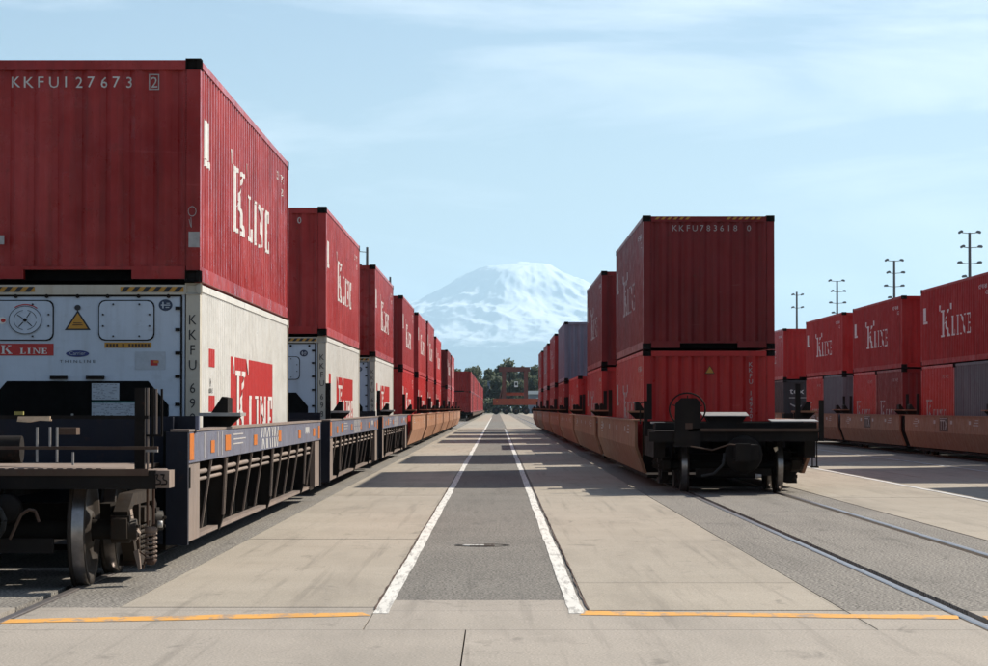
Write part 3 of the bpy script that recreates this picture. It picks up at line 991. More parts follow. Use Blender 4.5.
        for x0, x1 in ((50, 67), (86, 104)):
            q = prect(x0, x1, 375.8, 379.2, o, D1)
            put('drip_hood', MB().box(q[0][0], q[1][0], y - 0.05, y, q[0][1], q[2][1]), GRIME_SHADE, o)
    # round emblem, top corner of the panel
    xx, zz = fl(165, 305, o, D1) if full else (W2 - 0.42, 2.28)
    e = F_('emblem', [ell(xx, zz, 0.074, 0.062, 20)], NAVYB, 0.004)
    F_('emblem_mark', [rc(xx - 0.05, xx + 0.05, zz - 0.006, zz + 0.006), rc(xx - 0.035, xx - 0.02, zz - 0.035, zz + 0.035), rc(xx + 0.01, xx + 0.045, zz + 0.015, zz + 0.024), rc(xx + 0.0, xx + 0.04, zz - 0.03, zz - 0.02)], PAPER, 0.008)
    # serial down the corner post
    px = W2 - 0.082
    s = 'KKFU 698021'
    zt = 2.26
    P = []
    for ch in s:
        if ch != ' ':
            q, w = text_polys(ch)
            P += shift(q, px - w * 0.095 * 0.5, zt - 0.105, 0.105, 0.9)
            zt -= 0.162
        else: zt -= 0.085
    on_front(o, 'serial_number', P, LETB, fy + 0.009)
    # machinery below: near-black plate painting the shade of a recess, chamfered corners
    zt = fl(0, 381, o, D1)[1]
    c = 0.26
    put('machinery_bay_shade', MB().prism([(-W2 + 0.34, 0.14), (W2 - 0.34, 0.14), (W2 - 0.34, zt - c), (W2 - 0.34 - c * 0.85, zt), (-W2 + 0.34 + c * 0.85, zt), (-W2 + 0.34, zt - c)], 'y', y - 0.006, y - 0.001), DARK, o)
    if full:
        put('compressor', MB().cyl((-0.55, y - 0.05, 0.55), (-0.15, y - 0.05, 0.55), 0.13, n=14), GRIME_SHADE, o)
        for x0, x1 in ((-0.95, -0.72), (-0.05, 0.06)):
            put('pipe', MB().cyl((x0, y - 0.03, 0.3), (x0, y - 0.03, 1.2), 0.014, n=6), WORN, o)
        q1 = prect(91.5, 119, 383.3, 399.8, o, D1); q2 = prect(91.5, 137, 401.4, 424.5, o, D1)
        for q in (q1, q2):
            pl = put('placard', MB().box(q[0][0], q[1][0], y - 0.018, y - 0.008, q[0][1], q[2][1]), PAPER, o)
            n = int((q[2][1] - q[0][1]) / 0.016)
            rows = []
            for k in range(1, n):
                z = q[0][1] + k * 0.016
                a = q[0][0] + 0.012
                while a < q[1][0] - 0.03:
                    w = R.uniform(0.012, 0.05)
                    if R.random() < 0.6: rows.append(rc(a, min(a + w, q[1][0] - 0.012), z, z + 0.005))
                    a += w + 0.012
            put('printed_lines', (lambda m: ([m.poly([(x, y - 0.0195, z) for x, z in p]) for p in rows], m)[1])(MB()), GREYC, pl)
        put('placard_edge', MB().box(q2[0][0], q2[1][0], y - 0.020, y - 0.018, q2[2][1] - 0.014, q2[2][1]), flat('green_edge', (0.05, 0.22, 0.2)), o)
reefer_front(FIRST_REEFER, D1, True)
reefer_front(SECOND_REEFER, D1, False)
reefer_front(THIRD_REEFER, D1, False)

# right hand stack: triangle and vertical number, hazard stripes on the upper box
def tri_sign(o, x, z, r, y):
    T = [(x - r, z - r * 0.75), (x + r, z - r * 0.75), (x, z + r * 0.95)]
    on_front(o, 'warning_triangle', [T], LETB, y - 0.004)
    on_front(o, 'warning_triangle', [[(x + (a - x) * 0.8, z + (c - z) * 0.8) for a, c in T]], YELLOW, y - 0.008)
yr = -12.19 / 2 + 0.03
xx, zz = fl(710, 370, RIGHT_LOW, 53.6)
tri_sign(RIGHT_LOW, xx, zz, 0.10, yr)
P = []
zt = fl(751, 362, RIGHT_LOW, 53.6)[1]
xs_ = fl(751, 362, RIGHT_LOW, 53.6)[0]
for ch in 'KKFU 149201 6':
    if ch != ' ':
        q, w = text_polys(ch)
        P += shift(q, xs_ - w * 0.045, zt - 0.09, 0.09)
    zt -= 0.115
on_front(RIGHT_LOW, 'serial_number', P, LETD, yr - 0.004)
for ob in col.objects:
    if ob.get('label', '').startswith('dark maroon'):
        RU = ob
hz = []
for x0, x1 in ((-1.08, -0.35), (0.35, 1.08)):
    for k in range(6):
        a = x0 + (x1 - x0) * k / 6
        hz.append([(a, 2.60), (a + 0.06, 2.60), (a + 0.11, 2.65), (a + 0.05, 2.65)])
on_front(RU, 'hazard_stripe', hz, YELLOW, -12.19 / 2 + 0.002)
on_front(TEXC, 'lettering', tpoly('tex', -1.02, 1.80, 0.28, 1.0, 0.66), LETW, -12.19 / 2 + 0.024)
on_front(TEXC, 'swoosh', [[(-1.0 + 0.1 * k, 1.30 - 0.14 * math.sin(math.pi * k / 7)), (-0.90 + 0.1 * k, 1.30 - 0.14 * math.sin(math.pi * (k + 1) / 7)), (-0.90 + 0.1 * k, 1.36 - 0.12 * math.sin(math.pi * (k + 1) / 7)), (-1.0 + 0.1 * k, 1.36 - 0.12 * math.sin(math.pi * k / 7))] for k in range(7)], LETD, -12.19 / 2 + 0.024)
on_front(TEXC, 'stripe', [rc(-1.05, -0.2, 1.60, 1.64)], LETD, -12.19 / 2 + 0.024)

# ------------------------------------------------------------------ rail trucks
def wheel_mesh():
    if 'wheel' in _cache: return _cache['wheel']
    m = MB()
    r = 0.46
    m.lathe([(-0.07, 0.10), (-0.07, 0.15), (-0.02, 0.18), (-0.03, 0.36), (-0.065, 0.40), (-0.065, r + 0.0), (0.0, r + 0.002), (0.04, r + 0.005), (0.05, r + 0.028), (0.07, r + 0.026), (0.072, 0.39), (0.03, 0.36), (0.02, 0.18), (0.07, 0.15), (0.07, 0.10)], (0, 0, 0), 'x', 36)
    _cache['wheel'] = m.mesh('wheel')
    return _cache['wheel']
def tread_mesh():
    if 'tread' in _cache: return _cache['tread']
    _cache['tread'] = MB().lathe([(-0.060, 0.4605), (-0.03, 0.4635), (0.0, 0.4645), (0.036, 0.4665)], (0, 0, 0), 'x', 36).mesh('tread')
    return _cache['tread']
def truck_frame_mesh():
    if 'sf' in _cache: return _cache['sf']
    m = MB()
    def bar(pts, a=-0.06, c=0.06): m.prism(pts, 'x', a, c)
    bar([(-0.95, 0.62), (-0.62, 0.76), (0.62, 0.76), (0.95, 0.62), (0.92, 0.54), (0.60, 0.66), (-0.60, 0.66), (-0.92, 0.54)])      # top chord
    for g_ in (-1, 1):
        bar([(g_ * 0.78, 0.575), (g_ * 0.36, 0.16), (g_ * 0.24, 0.20), (g_ * 0.66, 0.60)], -0.055, 0.055)                           # diagonals
        bar([(g_ * 0.22, 0.20), (g_ * 0.30, 0.20), (g_ * 0.34, 0.66), (g_ * 0.22, 0.66)], -0.07, 0.07)                              # columns
        bar([(g_ * 0.74, 0.57), (g_ * 0.76, 0.40), (g_ * 0.82, 0.40), (g_ * 0.82, 0.57)], -0.065, 0.065)                            # pedestal jaws
        bar([(g_ * 0.97, 0.58), (g_ * 0.97, 0.40), (g_ * 1.04, 0.40), (g_ * 1.06, 0.56)], -0.065, 0.065)
        m.box(-0.08, 0.08, g_ * 0.88 - 0.11, g_ * 0.88 + 0.11, 0.545, 0.585)                                                        # adapter
        m.lathe([(-0.08, 0.115), (0.07, 0.115), (0.08, 0.09), (0.125, 0.085), (0.13, 0.0)], (0, g_ * 0.88, 0.47), 'x', 16)          # bearing
        for q in range(3):
            a_ = 2 * math.pi * q / 3 + 0.5
            yy, zz_ = g_ * 0.88 + 0.05 * math.cos(a_), 0.47 + 0.05 * math.sin(a_)
            m.cyl((0.128, yy, zz_), (0.148, yy, zz_), 0.014, n=6)
    bar([(-0.40, 0.14), (0.40, 0.14), (0.34, 0.23), (-0.34, 0.23)], -0.09, 0.09)                                                    # spring seat
    for yy in (-0.13, 0.0, 0.13):
        for k in range(6):
            z = 0.235 + k * 0.045
            m.lathe([(-0.014, 0.052), (0.0, 0.062), (0.014, 0.052)], (0.02, yy, z), 'z', 10)
    m.box(-0.06, 0.1, -0.2, 0.2, 0.50, 0.63)
    _cache['sf'] = m.mesh('side_frame')
    return _cache['sf']

def truck(parent, y, gauge=HG):
    """four wheels on two axles, side frames and bolster, y local to the parent"""
    t = put('truck', MB().box(-0.95, 0.95, -0.22, 0.22, 0.42, 0.66), GRIME_SHADE, parent, ({LT: LTR - LT, RT: RTR - RT}.get(round(parent.location.x, 4), 0.0), y, 0))
    for yy in (-0.88, 0.88):
        put('axle', MB().cyl((-1.2, yy, 0.47), (1.2, yy, 0.47), 0.085, n=12), GRIME_SHADE, t)
        for s in (-1, 1):
            w = put('wheel', wheel_mesh(), WHEELM, t, (s * (gauge + 0.01), yy, 0.471), 0.0 if s < 0 else math.pi)
            put('tread', tread_mesh(), TREAD, t, (s * (gauge + 0.01), yy, 0.471), 0.0 if s < 0 else math.pi)
    for s in (-1, 1):
        put('side_frame', truck_frame_mesh(), FRAMEM, t, (s * 1.14, 0, 0), 0 if s > 0 else math.pi)
    for yy in (-1.42, 1.42):
        put('brake_beam', MB().box(-0.66, 0.66, yy - 0.05, yy + 0.05, 0.30, 0.42), GRIME_SHADE, t)
    return t

# ------------------------------------------------------------------ well cars
def guide(o, x, y, s, post=True, plate=WORN):
    """container guide at the well end: step plate, gusset under it, wedge on top and a stanchion"""
    put('step_plate', MB().box(min(x - s * 0.27, x + s * 0.17), max(x - s * 0.27, x + s * 0.17), y - 0.3, y + 0.3, 1.395, 1.430), plate, o)
    put('gusset', MB().prism([(x - s * 0.25, 1.394), (x + s * 0.15, 1.394), (x + s * 0.02, 1.275), (x - s * 0.25, 1.275)], 'y', y - 0.06, y + 0.06), GRIME_SHADE, o)
    put('guide_wedge', MB().prism([(x - s * 0.14, 1.431), (x + s * 0.03, 1.431), (x + s * 0.03, 1.585), (x - s * 0.03, 1.60)], 'y', y - 0.25, y + 0.25), GRIME_SHADE, o)
    if post:
        put('stanchion', MB().box(x - s * 0.22 - 0.045, x - s * 0.22 + 0.045, y - 0.42, y - 0.34, 1.27, 1.93), GRIME_SHADE, o)

def ribbed_car(y0, y1, label, first):
    o = empty('well_car', (LT, y0, 0))
    tag(o, label, 'rail car', 'well cars of the left-hand train')
    Ln = y1 - y0
    X = 1.60
    for s in (-1, 1):
        bx = lambda m, a, b_, c, d, e, f: m.box(min(s * a, s * b_), max(s * a, s * b_), c, d, e, f)
        put('side_sill', bx(MB(), X - 0.09, X, 0.10, Ln - 0.1, 0.975, 1.262), SLATE, o)
        put('top_flange', bx(MB(), X - 0.16, X + 0.012, 0.0, Ln, 1.263, 1.285), RIBM, o)
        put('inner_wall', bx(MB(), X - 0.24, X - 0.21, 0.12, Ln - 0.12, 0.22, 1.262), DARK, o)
        put('bottom_chord', bx(MB(), X - 0.205, X - 0.11, 0.6, Ln - 0.6, 0.215, 0.255), RIBM, o)
        for ye in (0.0, Ln - 0.099):
            put('end_plate', bx(MB(), X - 0.20, X - 0.001, ye, ye + 0.099, 0.23, 1.262), NAVY, o)
        put('end_panel', bx(MB(), X - 0.10, X - 0.02, 0.10, 1.15, 0.25, 0.972), RIBM, o)
        put('end_panel', bx(MB(), X - 0.10, X - 0.02, Ln - 1.15, Ln - 0.1, 0.25, 0.972), RIBM, o)
        put('slot', bx(MB(), X - 0.0195, X - 0.012, 0.16, 0.34, 0.74, 0.93), DARK, o)
        k = 0
        yy = 2.3
        while yy < Ln - 1.4:
            thick = k in (1, 5, 9)
            w = 0.11 if thick else 0.045
            zb = 0.20 if thick else 0.29
            if thick:
                prf = [(s * (X - 0.02), 0.972), (s * (X - 0.21), 0.972), (s * (X - 0.21), zb), (s * (X - 0.10), zb), (s * (X - 0.05), 0.36)]
            else:
                prf = [(s * (X - 0.02), 0.972), (s * (X - 0.21), 0.972), (s * (X - 0.21), zb), (s * (X - 0.12), zb)]
            put('rib', MB().prism(prf, 'y', yy - w / 2, yy + w / 2), GRIME_SHADE, o)  # near-black web paints the shade on the rib face
            # flange along the outer edge of the rib
            wf = 0.15 if thick else 0.065
            (xa, za), (xb, zb2) = prf[0], prf[-1] if not thick else prf[-1]
            put('rib_flange', MB().prism([(xa, za), (xa - s * 0.02, za), (xb - s * 0.02, zb2), (xb, zb2)], 'y', yy - wf / 2, yy + wf / 2), RIBM, o)
            yy += 1.47
            k += 1
        for z, r in ((0.86, 0.024), (0.79, 0.018)):
            put('pipe', MB().cyl((s * (X - 0.085), 0.4, z), (s * (X - 0.085), Ln - 0.5, z), r, n=8), RIBM, o)
        # reflectors and stencils
        for a, w, z0, z1 in ((0.12, 0.34, 1.00, 1.245), (1.95, 0.34, 1.04, 1.16), (3.35, 0.55, 1.04, 1.20), (6.6, 0.42, 1.05, 1.17), (10.1, 0.42, 1.05, 1.19), (13.6, 0.42, 1.05, 1.17), (16.6, 0.42, 1.05, 1.17), (17.8, 0.34, 1.0, 1.2)):
            if a + w < Ln - 0.1:
                put('reflector', bx(MB(), X + 0.001, X + 0.006, a, a + w, z0, z1), ORANGE, o)
        m = MB()
        for a in (1.35, 2.6, 3.0):
            bx(m, X + 0.001, X + 0.004, a, a + 0.05, 1.0, 1.24)
        for k2 in range(3):
            bx(m, X + 0.001, X + 0.004, 4.2, 5.3 + 0.3 * (k2 % 2), 1.19 - 0.05 * k2, 1.205 - 0.05 * k2)
        put('stencil', m, LETD, o)
        # sprayed tag, two rows of strokes
        m = MB()
        rr_ = random.Random(3)
        for row in (0, 1):
            for q in range(9):
                ya = 7.7 + q * 0.27
                a, c = (rr_.uniform(-.12, .12) for _ in (0, 1))
                z0 = 1.125 - row * 0.135
                pts = [(ya + a, z0), (ya + a + 0.07, z0), (ya + c + 0.07, z0 + 0.12), (ya + c, z0 + 0.12)]
                m.poly([(s * (X + 0.003 + 0.0005 * q), p, z) for p, z in pts])
        put('graffiti', m, LETW, o)
        m = MB()
        for q in range(5):
            bx(m, X + 0.001, X + 0.004, 15.0 + 0.16 * q, 15.08 + 0.16 * q, 1.1 + 0.02 * (q % 2), 1.20)
        put('stencil', m, LETW, o)
        guide(o, s * (X - 0.02), 3.75, s, not first)
    put('well_floor', MB().box(-1.34, 1.34, 0.5, Ln - 0.5, 0.16, 0.215), GRIME_SHADE, o)
    put('end_bulkhead', MB().box(-1.42, 1.42, 0.35, 0.47, 0.75, 1.40), NAVY, o)
    put('end_bulkhead', MB().box(-1.42, 1.42, Ln - 0.47, Ln - 0.35, 0.75, 1.30), NAVY, o)
    put('draft_sill', MB().box(-0.28, 0.28, -2.0, 0.36, 0.72, 0.94), GRIME_SHADE, o)
    put('deck', MB().box(-1.30, 1.30, -1.9 if first else -0.9, 0.34, 0.945, 0.975), DUSTY, o)
    truck(o, -1.2)
    return o

def smooth_car(cx, y0, y1, label, group, mat=TAN, mark=False, end_truck=True, guides=2):
    """well car with plain side plates folded inwards at the bottom"""
    o = empty('well_car', (cx, y0, 0))
    tag(o, label, 'rail car', group)
    Ln = y1 - y0
    X = 1.66
    for s in (-1, 1):
        m = MB()
        prof = [(X, 1.235), (X, 0.76), (X - 0.17, 0.27)]
        inn = [(X - 0.05, 1.235), (X - 0.05, 0.77), (X - 0.23, 0.27)]
        n = 8
        ys = [Ln * k / n for k in range(n + 1)]
        for a, b_ in zip(ys[:-1], ys[1:]):
            a2, b2 = a + (0.004 if a > 0 else 0), b_
            V = [(s * p[0], yy, p[1]) for yy in (a2, b2) for p in prof + inn[::-1]]
            m2 = MB()
            m2.faces(V, [(0, 1, 7, 6), (1, 2, 8, 7), (2, 3, 9, 8), (3, 4, 10, 9), (4, 5, 11, 10), (5, 0, 6, 11), (0, 1, 4, 5), (1, 2, 3, 4), (6, 7, 10, 11), (7, 8, 9, 10)])
            put('side_plate', m2, mat, o)
        put('top_flange', MB().box(min(s * (X - 0.16), s * (X + 0.03)), max(s * (X - 0.16), s * (X + 0.03)), -0.05, Ln + 0.05, 1.236, 1.262), mat, o)
        for k in range(1, 5):
            yy = Ln * k / 5
            put('reflector', MB().box(min(s * (X + 0.001), s * (X + 0.006)), max(s * (X + 0.001), s * (X + 0.006)), yy, yy + 0.32, 1.02, 1.12), ORANGE if mat is not TAN or cx < 0 else LETD, o)
        for yy, n_ in ((Ln * 0.12, 3), (Ln * 0.83, 4)):
            m4 = MB()
            for q in range(n_):
                wq = 0.5 + 0.35 * ((q * 7) % 3) / 2
                m4.box(min(s * (X + 0.001), s * (X + 0.004)), max(s * (X + 0.001), s * (X + 0.004)), yy, yy + wq, 1.13 - 0.07 * q, 1.155 - 0.07 * q)
            put('stencil', m4, LETD, o)
        if mark:
            # builder's plate with the owner's three letters
            yc = Ln * 0.5
            put('owner_plate', MB().box(min(s * (X + 0.001), s * (X + 0.007)), max(s * (X + 0.001), s * (X + 0.007)), yc - 0.75, yc + 0.75, 0.80, 1.20), RUST, o)
            P = tpoly('TTX', 0, 0.84, 0.30, 1.0, 1.25)
            m3 = MB()
            for k, p in enumerate(P):
                m3.poly([(s * (X + 0.010), yc + s * (u - 0.62), z) for u, z in p])
            put('lettering', m3, LETD, o)
            put('edge_line', MB().box(min(s * (X + 0.008), s * (X + 0.010)), max(s * (X + 0.008), s * (X + 0.010)), yc - 0.7, yc + 0.7, 1.165, 1.185), LETD, o)
        if guides:
            for yy in (0.5, Ln - 0.5)[:guides]:
                guide(o, s * (X - 0.06), yy, s, True, mat)
    put('well_floor', MB().box(-1.40, 1.40, 0.4, Ln - 0.4, 0.17, 0.235), GRIME_SHADE, o)
    for yy in (0.3, Ln - 0.42):
        put('end_bulkhead', MB().box(-1.50, 1.50, yy, yy + 0.12, 0.28, 1.235), GRIME_SHADE, o)
    put('draft_sill', MB().box(-0.3, 0.3, -1.15, 0.32, 0.74, 0.98), GRIME_SHADE, o)
    if end_truck: truck(o, -1.1)
    return o

for i, (a, b_) in enumerate(((24.46, 42.95), (45.2, 63.6), (65.9, 84.2))):
    lab = ['slate grey well car with dusty ribs and orange reflectors under the nearest white container',
           'second slate grey ribbed well car of the left-hand train', 'third slate grey ribbed well car, ahead of the brown ones'][i]
    c = ribbed_car(a, b_, lab, i == 0)
    if i == 0: CAR1 = c
lb = [(87.4, 103.9), (106.2, 120.6), (122.0, 136.6), (138.2, 153.2), (155.0, 169.0), (170.9, 185.2), (186.6, 201.0)]
for i, (a, b_) in enumerate(lb):
    smooth_car(LT, a, b_, 'brown well car, %s of the sunlit brown ones on the left-hand train' % ordn(i), 'well cars of the left-hand train')
rb = [(49.8 + 20.45 * k, 49.8 + 20.45 * k + 18.3) for k in range(7)]
for i, (a, b_) in enumerate(rb):
    lab = 'brown well car, %s of the train right of the lane' % ordn(i)
    if i == 0: lab = 'brown well car with brake wheel on its black end platform, right of the lane'
    c = smooth_car(RT, a, b_, lab, 'well cars of the train right of the lane', TAN, False, i > 0)
    if i == 0: RCAR = c
tb = [(39.2, 54.0), (54.9, 69.6), (70.4, 85.2), (86.4, 101.2), (102.2, 117.2), (122.3, 137.6)]
for i, (a, b_) in enumerate(tb):
    where = ['out of frame at the far right', 'just outside the right edge of the picture', 'cut by the right edge of the picture', 'left of the one cut by the picture edge', 'third in from the right picture edge', 'behind the end platform'][i]
    smooth_car(TT, a, b_, 'brown well car, far right train, ' + where, 'well cars of the far right train', TAN, i in (2, 3, 4), True, 0 if i == 5 else (1 if i == 4 else 2))

# flat cars under the distant boxes
for k in range(17):
    y = 300 + 16.2 * k
    o = tag(empty('flat_car', (FCX, y, 0)), 'dark flat car under the %s stack of the distant string' % ordn(k), 'rail car', 'distant flat cars')
    put('deck', MB().box(-1.45, 1.45, -0.8, 13.0, 0.80, 0.978), GRIME_SHADE, o)
    put('side_beam', MB().box(1.46, 1.58, -0.8, 13.0, 0.62, 0.97), RUST, o)
    put('side_beam', MB().box(-1.58, -1.46, -0.8, 13.0, 0.62, 0.97), RUST, o)
    truck(o, 0.9)
    truck(o, 11.4)

# ------------------------------------------------------------------ near end of the left car
def spring(c, r, h, turns, wr):
    m = MB()
    pts = []
    n = turns * 12
    for k in range(n + 1):
        a = 2 * math.pi * k / 12
        pts.append((c[0] + r * math.cos(a), c[1] + r * math.sin(a), c[2] + h * k / n))
    return m.path(pts, wr, 6)
o = CAR1
oy = 24.46
def lx(px, d): return (px - VPX) * d / F - LT
def lz(py, d): return EYE + (VPY - py) * d / F
E = lambda nm, m, mat: put(nm, m, mat, o)
dE = 21.9
xr = lx(171, dE)
E('end_beam', MB().box(-1.62, xr - 0.11, dE - oy - 0.10, dE - oy, 0.82, 0.972), GRIME_SHADE)
E('walkway', MB().box(-1.55, lx(158, dE), dE - oy + 0.002, -1.92, 0.940, 0.973), DUSTY)
put('walkway_edge', MB().box(-1.45, lx(150, dE), dE - oy - 0.115, dE - oy - 0.101, 0.93, 0.985), RUST, o)
# jagged tread grating along the deck edge
m = MB()
for k in range(34):
    x = -1.45 + k * 0.079
    m.box(x, x + 0.045, dE - oy - 0.09, dE - oy - 0.05, 0.973, 0.990)
E('grating_teeth', m, DUSTY)
E('end_bracket', MB().box(xr - 0.108, xr, dE - oy - 0.10, dE - oy + 0.25, 0.83, 0.972), DUSTY)
m = MB()
for xb in (xr - 0.085, xr - 0.035):
    m.path([(xb - 0.03, dE - oy - 0.12, 0.94), (xb + 0.0, dE - oy - 0.15, 0.94), (xb - 0.01, dE - oy - 0.15, 0.905), (xb + 0.022, dE - oy - 0.15, 0.89), (xb + 0.02, dE - oy - 0.15, 0.865), (xb - 0.025, dE - oy - 0.12, 0.86)], 0.007, 6)
E('hand_hook', m, GRIME_SHADE)
# handrail posts and rails
E('post', MB().box(lx(136, 22.2), lx(146, 22.2), -2.34, -2.28, 0.974, lz(388, 22.2)), GRIME_SHADE)
for px, top, bot, mt in ((148.5, 388, 470, RIBM), (153.5, 388, 470, GRIME_SHADE), (157, 389, 436, RIBM), (162.5, 389, 436, GRIME_SHADE)):
    x = lx(px, 22.4)
    E('handhold', MB().cyl((x, -2.1, lz(bot, 22.4)), (x, -2.1, lz(top, 22.4)), 0.010, n=8), mt)
E('handrail', MB().box(-1.5, lx(150, 22.2), -2.36, -2.32, lz(419, 22.2), lz(415.5, 22.2)), GRIME_SHADE)
E('handrail', MB().box(-1.5, lx(158, 22.0), -2.48, -2.42, lz(449.5, 22.0), lz(446.5, 22.0)), RUST)
E('ladder_rung', MB().box(lx(136, 22.2), lx(163, 22.4), -2.12, -2.09, lz(436.5, 22.3), lz(434.5, 22.3)), GRIME_SHADE)
E('cross_tie', MB().box(lx(140, 22.2), lx(160, 22.4), -2.2, -2.16, lz(452, 22.3), lz(447.5, 22.3)), WORN)
E('lit_timber_piece', MB().prism([(lx(18, 22.1), lz(421.5, 22.1)), (lx(19, 22.1), lz(416.5, 22.1)), (lx(51, 22.1), lz(416.3, 22.1)), (lx(51, 22.1), lz(421, 22.1)), (lx(40, 22.1), lz(420.5, 22.1)), (lx(30, 22.1), lz(422.3, 22.1))], 'y', -2.40, -2.31), flat('sunlit_timber_tan', (0.52, 0.38, 0.26), 0.8))  # tan sunlit patch on the rail, its light put into the colour
E('yellow_valve', MB().box(lx(15, 22.6), lx(24, 22.6), -1.9, -1.85, lz(415, 22.6), lz(411.5, 22.6)), flat('olive_valve', (0.22, 0.20, 0.05)))
for px, a, b_ in ((38, 427, 462), (51, 427, 447), (58, 427, 462), (74, 452, 465)):
    x = lx(px, 22.8)
    E('valve_rod', MB().cyl((x, -1.7, lz(b_, 22.8)), (x, -1.7, lz(a, 22.8)), 0.011, n=6), WORN)
E('valve_box', MB().box(lx(60, 23), lx(79, 23), -1.6, -1.4, lz(434.5, 23), lz(427.5, 23)), RUST)
E('brake_cylinder', MB().cyl((-0.9, -1.2, 1.12), (0.3, -1.2, 1.12), 0.12, n=16), GRIME_SHADE)
E('high_plate', MB().box(lx(170, 25), lx(196, 25), 0.485, 0.60, lz(433, 25), lz(416, 25)), NAVY)
E('high_plate_lit_side', MB().box(lx(196, 25) + 0.001, lx(199.5, 25), 0.485, 0.60, lz(430, 25), lz(416, 25)), SLATE)  # lighter strip added to paint the sunlit side of the plate
# brake rigging, slack adjuster spring, hanging bracket
xs = lx(151.5, 22.4)
E('hanger_rod', MB().cyl((xs - 0.03, -2.06, 0.50), (xs - 0.03, -2.06, 0.83), 0.012, n=6), RUST)
E('hanger_rod', MB().cyl((xs + 0.02, -2.06, 0.50), (xs + 0.02, -2.06, 0.83), 0.012, n=6), RUST)
E('coil_spring', spring((xs, -2.06, lz(560, 22.4)), 0.045, lz(533, 22.4) - lz(560, 22.4), 6, 0.011), DUSTY)
E('spring_rod', MB().cyl((xs, -2.06, lz(562, 22.4)), (xs, -2.06, lz(526, 22.4)), 0.022, n=8), GRIME_SHADE)
E('spring_cap', MB().lathe([(0, 0.0), (0, 0.05), (0.05, 0.058), (0.06, 0.0)], (xs, -2.06, lz(533, 22.4)), 'z', 12), DUSTY)
E('spring_cap', MB().lathe([(0, 0.0), (0.01, 0.035), (0.05, 0.05), (0.06, 0.0)], (xs, -2.06, lz(565, 22.4)), 'z', 12), RUST)
E('knuckle', MB().lathe([(-0.02, 0.0), (-0.02, 0.03), (0.02, 0.03), (0.02, 0.0)], (xs + 0.075, -2.06, lz(524, 22.4)), 'x', 10), WORN)
E('bearing_bracket', MB().prism([(lx(120, 22.4), lz(512, 22.4)), (lx(131, 22.4), lz(509, 22.4)), (lx(133, 22.4), lz(522, 22.4)), (lx(140, 22.4), lz(533, 22.4)), (lx(136, 22.4), lz(541, 22.4)), (lx(129, 22.4), lz(535, 22.4)), (lx(126, 22.4), lz(527, 22.4)), (lx(123, 22.4), lz(541, 22.4)), (lx(120, 22.4), lz(530, 22.4))], 'y', -2.10, -1.95), DUSTY)
E('brake_hanger', MB().prism([(lx(134, 22.4), lz(551, 22.4)), (lx(139, 22.4), lz(549, 22.4)), (lx(141, 22.4), lz(569, 22.4)), (lx(139, 22.4), lz(570, 22.4))], 'y', -2.06, -1.98), DUSTY)
E('brake_link', MB().path([(lx(139, 22.4), -2.02, lz(551, 22.4)), (lx(146, 22.4), -2.02, lz(556, 22.4)), (lx(143, 22.4), -2.02, lz(568, 22.4))], 0.009, 6), RUST)
E('brake_link', MB().path([(lx(138, 22.4), -2.02, lz(539, 22.4)), (lx(139, 22.4), -2.02, lz(550, 22.4))], 0.013, 6), RUST)
# uncoupling lever, air hose and coupler
E('uncoupling_lever', MB().path([(lx(8, 21.6), -2.75, 0.42), (lx(20, 21.6), -2.78, 0.62), (lx(28, 21.6), -2.78, 0.66), (lx(34, 21.6), -2.78, 0.65), (lx(38, 21.6), -2.78, 0.56)], 0.014, 6), RUST)
E('air_hose', MB().path([(lx(-20, 21.6) , -2.7, 0.80)] + [(lx(-20, 21.6) + 0.20 * math.sin(t * 0.5), -2.75 - 0.1 * math.sin(t * .6), 0.80 - 0.075 * t) for t in range(1, 6)], 0.022, 8), RUBBER)
E('hose_coupling', MB().lathe([(-0.08, 0.0), (-0.08, 0.11), (0.06, 0.13), (0.08, 0.0)], (lx(2, 21.6), -2.66, 0.66), 'y', 14), GRIME_SHADE)
E('coupler', MB().box(-0.14, 0.14, -3.3, -2.0, 0.66, 0.90).box(-0.2, 0.05, -3.62, -3.3, 0.60, 0.94).box(0.06, 0.22, -3.52, -3.3, 0.62, 0.92), GRIME_SHADE)

# ------------------------------------------------------------------ near end of the right car
o = RCAR
oy = 49.8
def lx(px, d): return (px - VPX) * d / F - RT
E = lambda nm, m, mat: put(nm, m, mat, o)
t = truck(o, 47.45 + 0.88 - oy)
dE = 46.2
E('end_beam', MB().box(lx(649, dE), lx(818, dE), dE - oy, dE - oy + 0.18, lz(441.5, dE), lz(432, dE)), GRIME_SHADE)
E('deck', MB().box(lx(655, dE), lx(819, dE), dE - oy + 0.02, -0.05, 1.055, 1.085), GRIME_SHADE)
E('deck_lip', MB().box(lx(688, dE), lx(818, dE), dE - oy - 0.06, dE - oy + 0.02, lz(431.5, dE), lz(428.5, dE)), RUST)
E('side_web', MB().box(lx(649, 48), lx(660, 48), -3.2, -0.1, 0.62, 1.05), GRIME_SHADE)
E('side_web', MB().box(lx(795, 48), lx(806, 48), -3.2, -0.1, 0.62, 1.05), GRIME_SHADE)
E('brake_stand', MB().prism([(lx(674, dE), lz(447, dE)), (lx(700, dE), lz(447, dE)), (lx(700, dE), lz(402, dE)), (lx(696, dE), lz(398, dE)), (lx(681, dE), lz(398, dE)), (lx(675, dE), lz(404, dE))], 'y', dE - oy - 0.06, dE - oy - 0.001), GRIME_SHADE)
cxw, czw = lx(687.5, dE), lz(409.5, dE)
m = MB()
K = 28
ring = [(cxw + 0.31 * math.cos(2 * math.pi * k / K), dE - oy + 0.06, czw + 0.285 * math.sin(2 * math.pi * k / K)) for k in range(K + 1)]
m.path(ring, 0.015, 6)
bw = E('brake_wheel', m, GRIME_SHADE)
m = MB()
